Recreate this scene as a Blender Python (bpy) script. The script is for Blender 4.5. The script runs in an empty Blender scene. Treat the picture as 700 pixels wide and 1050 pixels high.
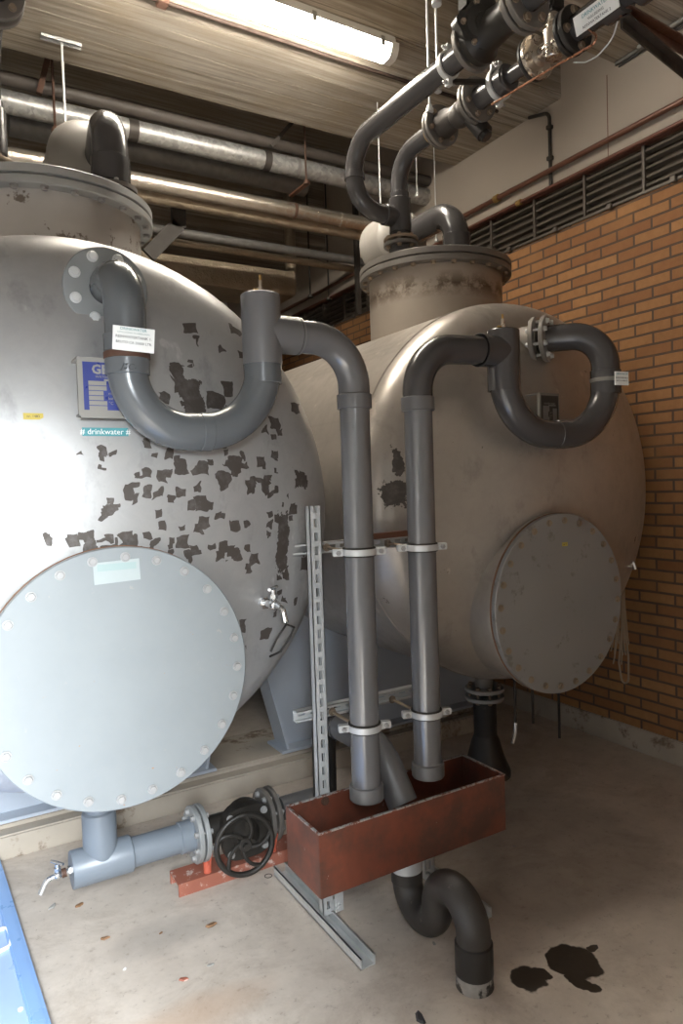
import bpy, bmesh, math, random
from mathutils import Vector as V, Matrix
random.seed(7)
PI = math.pi
SC = bpy.context.scene
COL = SC.collection

# ------------------------------------------------------------------ camera (solved from the photo)
F, YAW, PITCH, ROLL, H = 713.23, 0.53383, 0.039825, -0.032415, 1.6
fw = V((math.sin(YAW)*math.cos(PITCH), math.cos(YAW)*math.cos(PITCH), -math.sin(PITCH)))
r0 = V((math.cos(YAW), -math.sin(YAW), 0)); d0 = fw.cross(r0)
cr, sr = math.cos(ROLL), math.sin(ROLL)
RT = r0*cr - d0*sr; DN = r0*sr + d0*cr
cam = bpy.data.cameras.new('camera'); co = bpy.data.objects.new('camera', cam); COL.objects.link(co)
cam.sensor_fit = 'VERTICAL'; cam.sensor_height = 36; cam.lens = F/1050*36; cam.clip_start = 0.02
co.matrix_world = Matrix(((RT.x, -DN.x, -fw.x, 0), (RT.y, -DN.y, -fw.y, 0), (RT.z, -DN.z, -fw.z, H), (0, 0, 0, 1)))
SC.camera = co
def ray(x, y): return RT*((x-350)/F) + DN*((y-525)/F) + fw
def onY(x, y, Y): d = ray(x, y); return V((0, 0, H)) + d*(Y/d.y)
def onX(x, y, X): d = ray(x, y); return V((0, 0, H)) + d*(X/d.x)
def onZ(x, y, Z): d = ray(x, y); return V((0, 0, H)) + d*((Z-H)/d.z)

# ------------------------------------------------------------------ mesh builder
def basis(a):
    a = V(a).normalized()
    t = V((0, 0, 1)) if abs(a.z) < .9 else V((1, 0, 0))
    u = a.cross(t).normalized(); return a, u, a.cross(u).normalized()
def fillet(pts, rad, n=10):
    P = [V(p) for p in pts]; out = [P[0]]
    for i in range(1, len(P)-1):
        r = rad[i-1] if isinstance(rad, (list, tuple)) else rad
        a = (P[i-1]-P[i]).normalized(); b = (P[i+1]-P[i]).normalized()
        ang = a.angle(b)
        if r <= 0 or ang > PI-.02: out.append(P[i]); continue
        t = min(r/math.tan(ang/2), .499*(P[i-1]-P[i]).length if 0 < i-1 else .98*(P[i-1]-P[i]).length, .98*(P[i+1]-P[i]).length if i+1 == len(P)-1 else .499*(P[i+1]-P[i]).length)
        rr = t*math.tan(ang/2)
        c = P[i] + (a+b).normalized()*(rr/math.sin(ang/2))
        s = P[i]+a*t-c; e = P[i]+b*t-c; sw = s.angle(e)
        for k in range(n+1):
            f = k/n
            out.append(c + (s*math.sin((1-f)*sw)+e*math.sin(f*sw))/math.sin(sw))
    out.append(P[-1]); return out
class MB:
    def __init__(s): s.bm = bmesh.new()
    def box(s, lo, hi, bev=0, mat=None):
        b = bmesh.new(); bmesh.ops.create_cube(b, size=1)
        lo, hi = V(lo), V(hi)
        for v in b.verts: v.co = V([lo[i]+(v.co[i]+.5)*(hi[i]-lo[i]) for i in range(3)])
        if bev: bmesh.ops.bevel(b, geom=b.edges[:], offset=bev, segments=2, affect='EDGES')
        if mat: b.transform(mat)
        s.add(b); return s
    def bar(s, a, b, w, h, up=(0, 0, 1), bev=0):
        a, b = V(a), V(b); d = (b-a); L = d.length; d.normalize()
        u = V(up); sd = d.cross(u).normalized(); u = sd.cross(d)
        m = Matrix(((d.x, sd.x, u.x, a.x), (d.y, sd.y, u.y, a.y), (d.z, sd.z, u.z, a.z), (0, 0, 0, 1)))
        return s.box((0, -w/2, -h/2), (L, w/2, h/2), bev, m)
    def add(s, b):
        me = bpy.data.meshes.new('t'); b.to_mesh(me); b.free(); s.bm.from_mesh(me); bpy.data.meshes.remove(me)
    def lathe(s, prof, o, axis, n=32, ref=None):
        a, u, w = basis(axis); o = V(o); bm = s.bm; rings = []
        for r, h in prof:
            if r < 1e-6: rings.append([bm.verts.new(o+a*h)]); continue
            rings.append([bm.verts.new(o+a*h+(u*math.cos(2*PI*k/n)+w*math.sin(2*PI*k/n))*r) for k in range(n)])
        for A, B in zip(rings, rings[1:]):
            for k in range(n):
                k2 = (k+1) % n
                if len(A) == 1 and len(B) == 1: continue
                if len(A) == 1: bm.faces.new((A[0], B[k], B[k2]))
                elif len(B) == 1: bm.faces.new((A[k], B[0], A[k2]))
                else: bm.faces.new((A[k], B[k], B[k2], A[k2]))
        return s
    def cyl(s, a, b, r, r2=None, n=24, bev=0):
        a, b = V(a), V(b); L = (b-a).length; r2 = r if r2 is None else r2
        if bev: pr = [(0, 0), (r-bev, 0), (r, bev), (r2, L-bev), (r2-bev, L), (0, L)]
        else: pr = [(0, 0), (r, 0), (r2, L), (0, L)]
        return s.lathe(pr, a, b-a, n)
    def ring(s, a, b, ro, ri, n=40, bev=.002):
        a, b = V(a), V(b); L = (b-a).length
        return s.lathe([(ri, 0), (ro-bev, 0), (ro, bev), (ro, L-bev), (ro-bev, L), (ri, L), (ri, 0)], a, b-a, n)
    def tube(s, pts, r, n=20, caps=True, hollow=0):
        P = [V(p) for p in pts]; bm = s.bm; rings = []
        T = [(P[min(i+1, len(P)-1)]-P[max(i-1, 0)]).normalized() for i in range(len(P))]
        a, u, w = basis(T[0])
        for i, p in enumerate(P):
            if i:
                ax = T[i-1].cross(T[i])
                if ax.length > 1e-7:
                    q = Matrix.Rotation(T[i-1].angle(T[i]), 3, ax.normalized()); u = q @ u
                w = T[i].cross(u).normalized(); u = w.cross(T[i]).normalized()
            rr = r[i] if isinstance(r, (list, tuple)) else r
            rings.append([bm.verts.new(p+(u*math.cos(2*PI*k/n)+w*math.sin(2*PI*k/n))*rr) for k in range(n)])
        for A, B in zip(rings, rings[1:]):
            for k in range(n): bm.faces.new((A[k], A[(k+1) % n], B[(k+1) % n], B[k]))
        if caps:
            bm.faces.new(rings[0][::-1])
            bm.faces.new(rings[-1])
        return s
    def bolt(s, c, axis, r=.012, h=.012, washer=True, stud=0):
        c = V(c); a = V(axis).normalized()
        if washer: s.cyl(c, c+a*.003, r*1.25, n=14)
        s.cyl(c+a*(.003 if washer else 0), c+a*h, r, n=6, bev=r*.12)
        if stud: s.cyl(c+a*h, c+a*(h+stud), r*.55, n=10)
        return s
    def prism(s, poly, d0, d1, f):
        """poly of (p,q); f(p,q,d)->xyz"""
        bm = s.bm
        A = [bm.verts.new(f(p, q, d0)) for p, q in poly]; B = [bm.verts.new(f(p, q, d1)) for p, q in poly]
        bm.faces.new(A); bm.faces.new(B[::-1])
        n = len(A)
        for k in range(n): bm.faces.new((A[k], B[k], B[(k+1) % n], A[(k+1) % n]))
        return s
    def sphere(s, c, r, sc=(1, 1, 1), seg=16):
        b = bmesh.new(); bmesh.ops.create_uvsphere(b, u_segments=seg, v_segments=seg//2+2, radius=r)
        for v in b.verts: v.co = V((v.co.x*sc[0]+c[0], v.co.y*sc[1]+c[1], v.co.z*sc[2]+c[2]))
        s.add(b); return s
    def build(s, name, mat, parent=None, origin=None, angle=35, smooth=True):
        bm = s.bm
        bmesh.ops.remove_doubles(bm, verts=bm.verts, dist=1e-6)
        bmesh.ops.recalc_face_normals(bm, faces=bm.faces)
        if smooth:
            for f in bm.faces: f.smooth = True
            for e in bm.edges:
                if len(e.link_faces) == 2 and e.calc_face_angle(0) > math.radians(angle): e.smooth = False
        po = V((0, 0, 0)); q = parent
        while q is not None: po += q.location; q = q.parent
        if origin is None:
            if parent is None and name not in STRUCT:
                xs = [v.co for v in bm.verts]
                origin = V(((min(v.x for v in xs)+max(v.x for v in xs))/2, (min(v.y for v in xs)+max(v.y for v in xs))/2, min(v.z for v in xs)))
            else: origin = po
        origin = V(origin)
        for v in bm.verts: v.co -= origin
        me = bpy.data.meshes.new(name); bm.to_mesh(me); bm.free()
        o = bpy.data.objects.new(name, me); COL.objects.link(o)
        if mat: me.materials.append(mat)
        o.location = origin - po; o.parent = parent
        return o
STRUCT = set()
def tag(o, label, cat, group=None):
    o['label'] = label; o['category'] = cat
    if group: o['group'] = group
    return o
def thing(name, label, cat, loc, group=None):
    o = bpy.data.objects.new(name, None); COL.objects.link(o); o.location = loc; o.empty_display_size = .1
    return tag(o, label, cat, group)
def struct(name, mb, mat, smooth=False):
    STRUCT.add(name)
    o = mb.build(name, mat, smooth=smooth); o['kind'] = 'structure'; return o
def lettering(body, size, c, right, up, mat, parent, name='lettering', shear=0, bold=0):
    cu = bpy.data.curves.new('t', 'FONT'); cu.body = body; cu.size = size; cu.align_x = 'CENTER'; cu.align_y = 'CENTER'
    cu.shear = shear; cu.extrude = .0002; cu.offset = bold; cu.resolution_u = 2
    t = bpy.data.objects.new('t', cu); COL.objects.link(t)
    bpy.context.view_layer.update()
    me = bpy.data.meshes.new_from_object(t.evaluated_get(bpy.context.evaluated_depsgraph_get()))
    bpy.data.objects.remove(t); bpy.data.curves.remove(cu)
    X = V(right).normalized(); Z = X.cross(V(up)).normalized(); Y = Z.cross(X)
    po = V((0, 0, 0)); q = parent
    while q is not None: po += q.location; q = q.parent
    c = V(c)-po
    me.transform(Matrix(((X.x, Y.x, Z.x, c.x), (X.y, Y.y, Z.y, c.y), (X.z, Y.z, Z.z, c.z), (0, 0, 0, 1))))
    me.materials.clear(); me.materials.append(mat); me.name = name
    o = bpy.data.objects.new(name, me); COL.objects.link(o); o.parent = parent; return o

# ------------------------------------------------------------------ materials
class N:
    def __init__(s, name):
        s.m = bpy.data.materials.new(name); s.m.use_nodes = True; s.t = s.m.node_tree
        s.b = s.t.nodes['Principled BSDF']; s._tc = None
    def n(s, t, **k):
        x = s.t.nodes.new(t)
        for a, b in k.items():
            if hasattr(x, a) and a not in x.inputs: setattr(x, a, b)
            else: s.put(x.inputs[a], b)
        return x
    def put(s, i, v):
        if isinstance(v, bpy.types.NodeSocket): s.t.links.new(v, i)
        elif isinstance(v, (tuple, list)) and len(v) == 3 and i.type == 'RGBA': i.default_value = (*v, 1)
        elif isinstance(v, (int, float)) and i.type == 'RGBA': i.default_value = (v, v, v, 1)
        else: i.default_value = v
    def co(s):
        if not s._tc: s._tc = s.t.nodes.new('ShaderNodeTexCoord')
        return s._tc.outputs['Object']
    def map(s, scale=(1, 1, 1), loc=(0, 0, 0), rot=(0, 0, 0), src=None):
        m = s.n('ShaderNodeMapping'); s.put(m.inputs['Vector'], src or s.co()); s.put(m.inputs['Scale'], scale); s.put(m.inputs['Location'], loc); s.put(m.inputs['Rotation'], rot); return m.outputs[0]
    def noise(s, scale, detail=4, rough=.55, vec=None, dist=0):
        x = s.n('ShaderNodeTexNoise'); s.put(x.inputs['Vector'], vec or s.co()); s.put(x.inputs['Scale'], scale); s.put(x.inputs['Detail'], detail); s.put(x.inputs['Roughness'], rough); s.put(x.inputs['Distortion'], dist); return x.outputs['Fac']
    def ramp(s, f, *st):
        x = s.n('ShaderNodeValToRGB'); s.put(x.inputs[0], f); e = x.color_ramp.elements
        while len(e) < len(st): e.new(.5)
        for k, (p, c) in enumerate(st):
            e[k].position = p; e[k].color = (*c, 1) if isinstance(c, (tuple, list)) else (c, c, c, 1)
        return x.outputs[0]
    def mix(s, f, a, b, mode='MIX'):
        x = s.n('ShaderNodeMix', data_type='RGBA', blend_type=mode); s.put(x.inputs[0], f); s.put(x.inputs[6], a); s.put(x.inputs[7], b); return x.outputs[2]
    def math(s, op, a, b=0, clamp=False):
        x = s.n('ShaderNodeMath', operation=op, use_clamp=clamp); s.put(x.inputs[0], a); s.put(x.inputs[1], b); return x.outputs[0]
    def bump(s, h, st=.3, d=.01):
        x = s.n('ShaderNodeBump'); s.put(x.inputs['Height'], h); s.put(x.inputs['Strength'], st); s.put(x.inputs['Distance'], d); s.put(s.b.inputs['Normal'], x.outputs[0])
    def set(s, col=None, rough=None, metal=None, spec=None):
        if col is not None: s.put(s.b.inputs['Base Color'], col)
        if rough is not None: s.put(s.b.inputs['Roughness'], rough)
        if metal is not None: s.put(s.b.inputs['Metallic'], metal)
        if spec is not None: s.put(s.b.inputs['Specular IOR Level'], spec)
        return s
def g3(v, t=(1, 1, 1)): return (v*t[0], v*t[1], v*t[2])
def simple(name, c, rough=.5, metal=0, var=.25, scale=9, spec=.5, bump=0, dirt=None, dscale=6, dthr=.62):
    k = N(name); f = k.noise(scale, 5)
    col = k.mix(f, tuple(x*(1-var) for x in c), tuple(min(1, x*(1+var)) for x in c))
    if dirt:
        d = k.ramp(k.noise(dscale, 6, .7), (dthr, 0), (dthr+.06, 1)); col = k.mix(d, col, dirt)
    k.set(col, k.ramp(k.noise(scale*2, 3), (.3, max(rough-.1, .03)), (.7, min(rough+.1, 1))), metal, spec)
    if bump: k.bump(k.noise(scale*6, 4), bump, .003)
    return k.m

M = {}
def mats():
    # floor: grey screed with brown cast, stains, a wet patch
    k = N('screed'); n1 = k.noise(1.3, 6, .6); n2 = k.noise(7, 8, .7)
    c = k.mix(n1, (.46, .385, .325), (.74, .67, .59)); c = k.mix(k.ramp(n2, (.35, 0), (.75, .5)), c, (.33, .28, .235))
    sp = k.ramp(k.noise(60, 3, .6), (.68, 0), (.74, .6)); c = k.mix(sp, c, (.12, .09, .07))
    n3 = k.noise(2.6, 8, .75, None, .6); c = k.mix(k.ramp(n3, (.5, 0), (.62, .35)), c, (.30, .235, .18)); n4 = k.ramp(k.noise(28, 4, .7), (.60, 0), (.70, .45)); c = k.mix(n4, c, (.26, .21, .17))
    rust = k.math('MULTIPLY', spot(k, (.62, 2.02), (.22, .07), .35), .35); c = k.mix(rust, c, (.42, .23, .11))
    blot = k.math('MULTIPLY', spot(k, (.66, 2.45), (.16, .08), .35), .35); c = k.mix(blot, c, (.16, .15, .14))
    wet = None
    for cx, cy, a, b in WET:
        w = spot(k, (cx, cy), (a, b), .45)
        wet = w if wet is None else k.math('MAXIMUM', wet, w)
    wet = k.ramp(wet, (.40, 0), (.50, 1))
    c = k.mix(wet, c, (.048, .037, .028))
    old = spot(k, (2.15, 2.15), (.55, .5), .8); c = k.mix(k.math('MULTIPLY', k.ramp(old, (.3, 0), (.6, 1)), .35), c, (.15, .115, .09))
    rg = k.mix(wet, .62, .3)
    k.set(c, rg, 0, .4); k.bump(k.noise(40, 6), .12, .004); M['floor'] = k.m
    # brick
    k = N('brick'); sx = k.n('ShaderNodeSeparateXYZ'); k.put(sx.inputs[0], k.co())
    cv = k.n('ShaderNodeCombineXYZ'); k.put(cv.inputs[0], sx.outputs[1]); k.put(cv.inputs[1], k.math('SUBTRACT', sx.outputs[2], .135+.0626*-.1))
    wob = k.n('ShaderNodeVectorMath', operation='MULTIPLY_ADD'); nz = k.n('ShaderNodeTexNoise'); k.put(nz.inputs['Scale'], 5.); k.put(nz.inputs['Vector'], k.co())
    k.put(wob.inputs[0], nz.outputs['Color']); k.put(wob.inputs[1], (.007, .007, 0)); k.put(wob.inputs[2], cv.outputs[0])
    bt = k.n('ShaderNodeTexBrick'); k.put(bt.inputs['Vector'], wob.outputs[0]); bt.offset = .5
    for i, v in (('Color1', (.40, .205, .088)), ('Color2', (.26, .122, .056)), ('Mortar', (.105, .078, .06)), ('Scale', 1.), ('Mortar Size', .0078), ('Mortar Smooth', .3), ('Bias', -.1), ('Brick Width', .222), ('Row Height', .0626)): k.put(bt.inputs[i], v)
    c = k.mix(k.ramp(k.noise(24, 6, .7), (.35, 0), (.8, .45)), bt.outputs['Color'], (.19, .085, .04))
    c = k.mix(k.ramp(k.noise(3, 3), (.5, 0), (.75, .25)), c, (.44, .25, .11))
    k.set(c, .85, 0, .25); k.bump(k.math('SUBTRACT', k.math('MULTIPLY', k.noise(50, 4), .35), bt.outputs['Fac']), .6, .006); M['brick'] = k.m
    # board-marked concrete
    k = N('board_concrete')
    v = k.map((.5, 14, 14)); n1 = k.noise(2.2, 8, .72, v, .2); n2 = k.noise(2, 4)
    sx = k.n('ShaderNodeSeparateXYZ'); k.put(sx.inputs[0], k.co())
    yz = k.math('ADD', k.math('MULTIPLY', sx.outputs[1], 8.3), k.math('MULTIPLY', sx.outputs[2], 7.1))
    yz = k.math('ADD', yz, k.math('MULTIPLY', k.noise(1.1, 3, .5, k.map((.5, 2, 2))), 1.3))
    fr = k.math('FRACT', yz); fl = k.math('FLOOR', yz)
    wn = k.n('ShaderNodeTexWhiteNoise', noise_dimensions='1D'); k.put(wn.inputs['W'], fl)
    line = k.math('MULTIPLY', k.ramp(fr, (.0, 1), (.06, .0)), k.ramp(k.noise(3, 4, .6, k.map((.7, 1, 1))), (.36, 0), (.5, 1)))
    bw = wn.outputs['Value']
    c = k.mix(k.ramp(n1, (.36, 0), (.64, 1)), (.20, .17, .135), (.55, .50, .43)); c = k.mix(k.ramp(n2, (.45, 0), (.7, .5)), c, (.30, .23, .14))
    c = k.mix(k.math('MULTIPLY', bw, .5), c, (.22, .18, .135)); c = k.mix(k.math('MULTIPLY', line, .75), c, (.09, .07, .05))
    chips = k.ramp(k.noise(6, 5, .7, k.map((.8, 6, 6))), (.68, 0), (.72, .8)); c = k.mix(chips, c, (.55, .50, .40))
    k.set(c, .9, 0, .2); k.bump(k.math('SUBTRACT', k.math('MULTIPLY', n1, .6), line), .45, .008); M['board'] = k.m
    M['concrete'] = simple('plinth_concrete', (.40, .35, .29), .85, 0, .3, 4, .3, .25, (.2, .15, .11), 3.5, .55)
    M['panel'] = simple('plaster_panel', (.42, .365, .31), .85, 0, .07, 3, .25, .05)
    M['plaster'] = simple('plaster', (.68, .64, .59), .9, 0, .12, 3, .2)
    # stainless of the tanks
    def tank_mat(name, stained, tint, blocks=(), rl=.34):
        k = N(name)
        n1 = k.noise(2.2, 6, .62); n2 = k.noise(12, 6, .7, None, .5)
        c = k.mix(n1, g3(.31, tint), g3(.50, tint)); c = k.mix(k.ramp(n2, (.45, 0), (.75, .45)), c, g3(.33, tint))
        rough = k.ramp(n2, (.3, rl), (.7, rl+.16)); metal = .5
        # rubbed clean patches
        rub = k.ramp(k.noise(7, 4, .6, k.map((1, 1, .55))), (.66, 0), (.7, .55)); c = k.mix(rub, c, g3(.62, tint))
        vo = k.n('ShaderNodeTexVoronoi', feature='F1', distance='CHEBYCHEV')
        wv = k.n('ShaderNodeVectorMath', operation='MULTIPLY_ADD'); nz = k.n('ShaderNodeTexNoise'); k.put(nz.inputs['Scale'], 16.); k.put(nz.inputs['Detail'], 2.); k.put(nz.inputs['Vector'], k.map((1, 0, 1)))
        k.put(wv.inputs[0], nz.outputs['Color']); k.put(wv.inputs[1], (.055, 0, .055)); k.put(wv.inputs[2], k.map((1, 0, 1)))
        reg = None
        for (cx, cz, rx, rz, st) in stained:
            w = k.math('MULTIPLY', ell(k, cx, cz, rx, rz), st); reg = w if reg is None else k.math('MAXIMUM', reg, w)
        patch = None
        for sc_, ad in ((17., 0.), (30., -.08)):
            vo = k.n('ShaderNodeTexVoronoi', feature='F1', distance='CHEBYCHEV')
            k.put(vo.inputs['Vector'], wv.outputs[0]); k.put(vo.inputs['Scale'], sc_)
            sep = k.n('ShaderNodeSeparateColor'); k.put(sep.inputs[0], vo.outputs['Color'])
            pt = k.math('MULTIPLY', k.math('GREATER_THAN', sep.outputs[0], k.math('SUBTRACT', 1.-ad, reg)), k.math('LESS_THAN', vo.outputs['Distance'], k.math('ADD', .30, k.math('MULTIPLY', sep.outputs[1], .16))))
            patch = pt if patch is None else k.math('MAXIMUM', patch, pt)
        sy = k.n('ShaderNodeSeparateXYZ'); k.put(sy.inputs[0], k.co())
        for (bx, bz, rx, rz) in blocks:
            pt = k.math('GREATER_THAN', k.math('ADD', blk(k, bx, bz, rx, rz), k.math('MULTIPLY', k.math('SUBTRACT', k.noise(11, 5, .75), .5), 1.5)), .5)
            patch = k.math('MAXIMUM', patch, pt)
        patch = k.math('MULTIPLY', patch, k.math('LESS_THAN', sy.outputs[1], .06))
        patch = k.math('MULTIPLY', patch, k.ramp(k.noise(24, 5, .7), (.2, .75), (.5, 1.)))
        smear = k.ramp(k.noise(6, 5, .7, k.map((1, 0, .6), (3, 0, 1))), (.56, 0), (.66, .5)); c = k.mix(smear, c, g3(.24, tint))
        c = k.mix(patch, c, (.07, .058, .05))
        k.set(c, k.mix(patch, rough, .6), k.mix(patch, metal, .25), .5)
        k.bump(k.noise(5, 3), .04, .01)
        return k.m
    M['tankL'] = tank_mat('stainless_stained', [(.20, .0, .28, .20, .74), (.52, .04, .20, .30, .5), (.40, .38, .30, .22, .24), (.60, -.28, .12, .22, .25), (.22, .32, .1, .14, .3)], (1, .99, .98), [(.30, .36, .035, .055), (.30, .27, .03, .03), (.44, .30, .03, .04), (.62, -.12, .025, .10), (.72, .10, .03, .03)])
    M['tankR'] = tank_mat('stainless_brown', [(9, 9, .1, .1, .1)], (1, .90, .80), [(-.775, .01, .045, .045), (-.76, .16, .02, .05)], .27)
    k = N('neck_steel'); c = k.mix(k.noise(4, 6, .6), (.46, .44, .42), (.66, .64, .62)); c = k.mix(k.ramp(k.noise(6, 5, .7), (.55, 0), (.58, .85)), c, (.16, .12, .095)); k.set(c, .45, .6); M['neckL'] = k.m
    k = N('neck_steel_brown'); c = k.mix(k.noise(4, 6, .6), (.33, .28, .235), (.45, .39, .33))
    sx = k.n('ShaderNodeSeparateXYZ'); k.put(sx.inputs[0], k.co())
    band = k.math('SUBTRACT', 1., k.math('MULTIPLY', k.math('ABSOLUTE', k.math('SUBTRACT', sx.outputs[2], -.17)), 15.), True)
    band = k.math('MULTIPLY', band, k.ramp(k.noise(7, 6, .75), (.45, 0), (.55, 1))); c = k.mix(band, c, (.12, .085, .06)); k.set(c, .5, .5); M['neckR'] = k.m
    k = N('cover_grey'); n1 = k.noise(3, 6, .65); c = k.mix(n1, (.21, .228, .237), (.28, .30, .305)); c = k.mix(k.ramp(k.noise(26, 5, .7), (.66, 0), (.75, .7)), c, (.36, .33, .30))
    c = k.mix(k.ramp(k.noise(45, 2, .5), (.75, 0), (.78, .8)), c, (.36, .17, .07)); k.set(c, .55, .2); M['coverL'] = k.m
    M['coverR'] = simple('cover_steel', (.27, .265, .26), .55, .35, .18, 5, .5, 0, (.2, .19, .18), 12, .6)
    M['rustring'] = simple('rusty_gasket', (.20, .10, .055), .8, .1, .5, 20)
    M['flange_dark'] = simple('dark_flange', (.17, .155, .14), .5, .45, .25)
    M['flange_grey'] = simple('flange_grey', (.40, .41, .41), .45, .5, .15)
    M['nozzle_flange'] = simple('nozzle_flange', (.21, .22, .225), .5, .1, .12)
    M['flange_mid'] = simple('flange_brown_grey', (.27, .25, .23), .45, .4, .15)
    M['zinc'] = simple('zinc', (.60, .61, .61), .4, .35, .18, 18)
    M['boltw'] = simple('bolt_zinc', (.34, .335, .33), .5, .3, .15, 30, .5, 0, (.35, .2, .1), 40, .72)
    M['boltb'] = simple('bolt_brown', (.30, .235, .175), .5, .6, .2, 30)
    k = N('galvanised'); vo = k.n('ShaderNodeTexVoronoi'); k.put(vo.inputs['Vector'], k.co()); k.put(vo.inputs['Scale'], 45.)
    sep = k.n('ShaderNodeSeparateColor'); k.put(sep.inputs[0], vo.outputs['Color']); c = k.mix(sep.outputs[0], (.30, .30, .295), (.50, .50, .49)); c = k.mix(k.ramp(k.noise(8, 5, .7), (.55, 0), (.7, .6)), c, (.30, .28, .26)); k.set(c, .42, .65); M['galv'] = k.m
    M['galv_dark'] = simple('galvanised_dull', (.27, .26, .25), .5, .5, .35, 22)
    k = N('foil'); c = k.mix(k.noise(9, 5), (.50, .45, .38), (.76, .70, .62)); k.set(c, .27, .9); k.bump(k.noise(22, 5, .7), .55, .012); M['foil'] = k.m
    k = N('foil_brown'); c = k.mix(k.noise(7, 5), (.30, .24, .17), (.5, .42, .32)); k.set(c, .35, .7); k.bump(k.noise(14, 5, .7), .8, .03); M['foilb'] = k.m
    def pvc(n, c, r=.33, wear=.3, sp=.6):
        k = N(n); cc = k.mix(k.noise(5, 5), tuple(x*.85 for x in c), tuple(x*1.15 for x in c)); cc = k.mix(k.ramp(k.noise(55, 5, .8, k.map((1, 1, .25))), (.66, 0), (.8, wear)), cc, tuple(min(1, x*2.2) for x in c))
        k.set(cc, k.ramp(k.noise(18, 4), (.3, r-.005), (.7, r+.02)), 0, sp); return k.m
    M['pvcL'] = pvc('pvc_grey', (.094, .102, .110), .24, .12)
    M['pvcT'] = pvc('pvc_tee_grey', (.125, .124, .128), .42, .1)
    M['pvcV'] = pvc('pvc_grey_upright', (.128, .127, .133), .17, .05, .9)
    M['pvcR'] = pvc('pvc_dark', (.055, .052, .053), .24, .04)
    M['pvcX'] = pvc('pvc_socket', (.12, .118, .12), .38, .3)
    M['pvcB'] = pvc('pvc_blue_grey', (.165, .19, .22), .38, .2)
    M['black'] = simple('black_plastic', (.022, .02, .019), .42, 0, .3, 12, .5, 0, (.07, .065, .06), 9, .6)
    M['trap'] = simple('black_trap', (.035, .031, .028), .48, 0, .3, 8, .5, 0, (.16, .14, .125), 22, .64)
    M['collar'] = simple('scuffed_collar', (.30, .28, .26), .8, 0, .5, 30, .3, 0, (.05, .045, .04), 14, .5)
    M['shadepipe'] = simple('shaded_pipe', (.055, .045, .038), .6, 0, .3)  # dark tone is the far bay's shade put into the pipe's colour
    M['iron'] = simple('black_iron', (.024, .021, .018), .4, 0, .3, 16, .35)
    M['rubber'] = simple('rubber', (.03, .026, .022), .7)
    k = N('red_lead'); c = k.mix(k.noise(6, 6, .65, k.map((1, 1, .4))), (.085, .030, .019), (.27, .076, .042))
    c = k.mix(k.ramp(k.noise(5, 6, .7), (.42, 0), (.62, .8)), c, (.075, .04, .03)); c = k.mix(k.ramp(k.noise(38, 3, .6, k.map((1, 1, .5))), (.73, 0), (.75, .9)), c, (.50, .47, .44)); k.set(c, .42, .15); M['trough'] = k.m
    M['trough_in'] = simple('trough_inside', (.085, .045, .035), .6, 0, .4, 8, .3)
    M['chip'] = simple('chipped_zinc_edge', (.40, .38, .37), .55, .4, .4, 60, .5, 0, (.2, .08, .05), 50, .5)
    k = N('red_base'); c = k.mix(k.noise(8, 6), (.25, .08, .05), (.37, .13, .085)); c = k.mix(k.ramp(k.noise(16, 6, .75), (.56, 0), (.62, .85)), c, (.62, .50, .44)); k.set(c, .65); M['redbase'] = k.m
    M['redtab'] = simple('red_paint', (.55, .12, .07), .5)
    M['copper'] = simple('copper', (.55, .29, .19), .28, .9, .15)
    M['rail_brown'] = simple('brown_pipe', (.155, .07, .045), .42, .25, .3, 14)
    M['rail_edge'] = simple('red_brown_trim', (.15, .06, .04), .5, .1, .2)
    M['louver'] = simple('louver_dark', (.115, .096, .08), .55, .2, .2)
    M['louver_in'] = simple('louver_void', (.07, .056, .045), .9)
    M['saddle'] = simple('blue_grey_paint', (.42, .46, .52), .5, .1, .12, 4, .5, 0, (.22, .15, .11), 7, .68)
    M['saddleL'] = simple('pale_blue_paint', (.44, .55, .66), .5, 0, .1, 4)
    M['sheet'] = simple('blue_sheet', (.34, .46, .72), .35, 0, .15, 4, .5, 0, (.3, .45, .72), 3, .6)
    M['sheet_edge'] = simple('blue_frame', (.23, .38, .66), .32, 0, .15, 6, .5, 0, (.45, .58, .78), 24, .68)
    M['lamp_body'] = simple('lamp_housing', (.50, .49, .46), .5, 0, .05)
    M['lamp_conduit'] = simple('dark_brown_conduit', (.03, .016, .011), .7, 0, .3)
    M['lamp_clip'] = simple('lamp_clip', (.22, .21, .19), .5)
    k = N('lamp_tube'); k.set((.95, .93, .88), .4); k.put(k.b.inputs['Emission Color'], (1., .92, .79)); k.put(k.b.inputs['Emission Strength'], LAMP); M['lamp'] = k.m
    M['cap'] = simple('lamp_end_cap', (.72, .70, .64), .45, 0, .05)
    M['white'] = simple('white_label', (.80, .81, .80), .5, 0, .04)
    M['vent'] = simple('cream_plastic', (.27, .252, .23), .5, 0, .06)
    M['cover_label'] = simple('faded_label', (.36, .40, .40), .6, 0, .08, 30)
    M['teal'] = simple('teal_ink', (.06, .26, .29), .5, 0, .1)
    M['tealp'] = simple('pale_teal_ink', (.30, .385, .38), .5, 0, .1)
    M['ink'] = simple('black_ink', (.03, .03, .035), .5)
    M['yellow'] = simple('yellow_sticker', (.46, .36, .06), .5)
    M['blue'] = simple('nameplate_blue', (.022, .035, .19), .35, 0, .15, 20)
    M['silver'] = simple('nameplate_silver', (.24, .23, .21), .45, .3, .1)
    M['brass'] = simple('brass', (.50, .33, .12), .35, .8)
    M['nickel'] = simple('nickel_brass', (.56, .50, .43), .28, .85, .1)
    M['chrome'] = simple('chrome', (.75, .76, .77), .18, .95, .05)
    M['rust'] = simple('rusty_steel', (.085, .042, .027), .75, .2, .4, 20)
    M['darksteel'] = simple('dark_steel', (.06, .052, .046), .55, .4, .3)
    M['strap'] = simple('dull_strap', (.035, .03, .026), .7, 0, .2)
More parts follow.
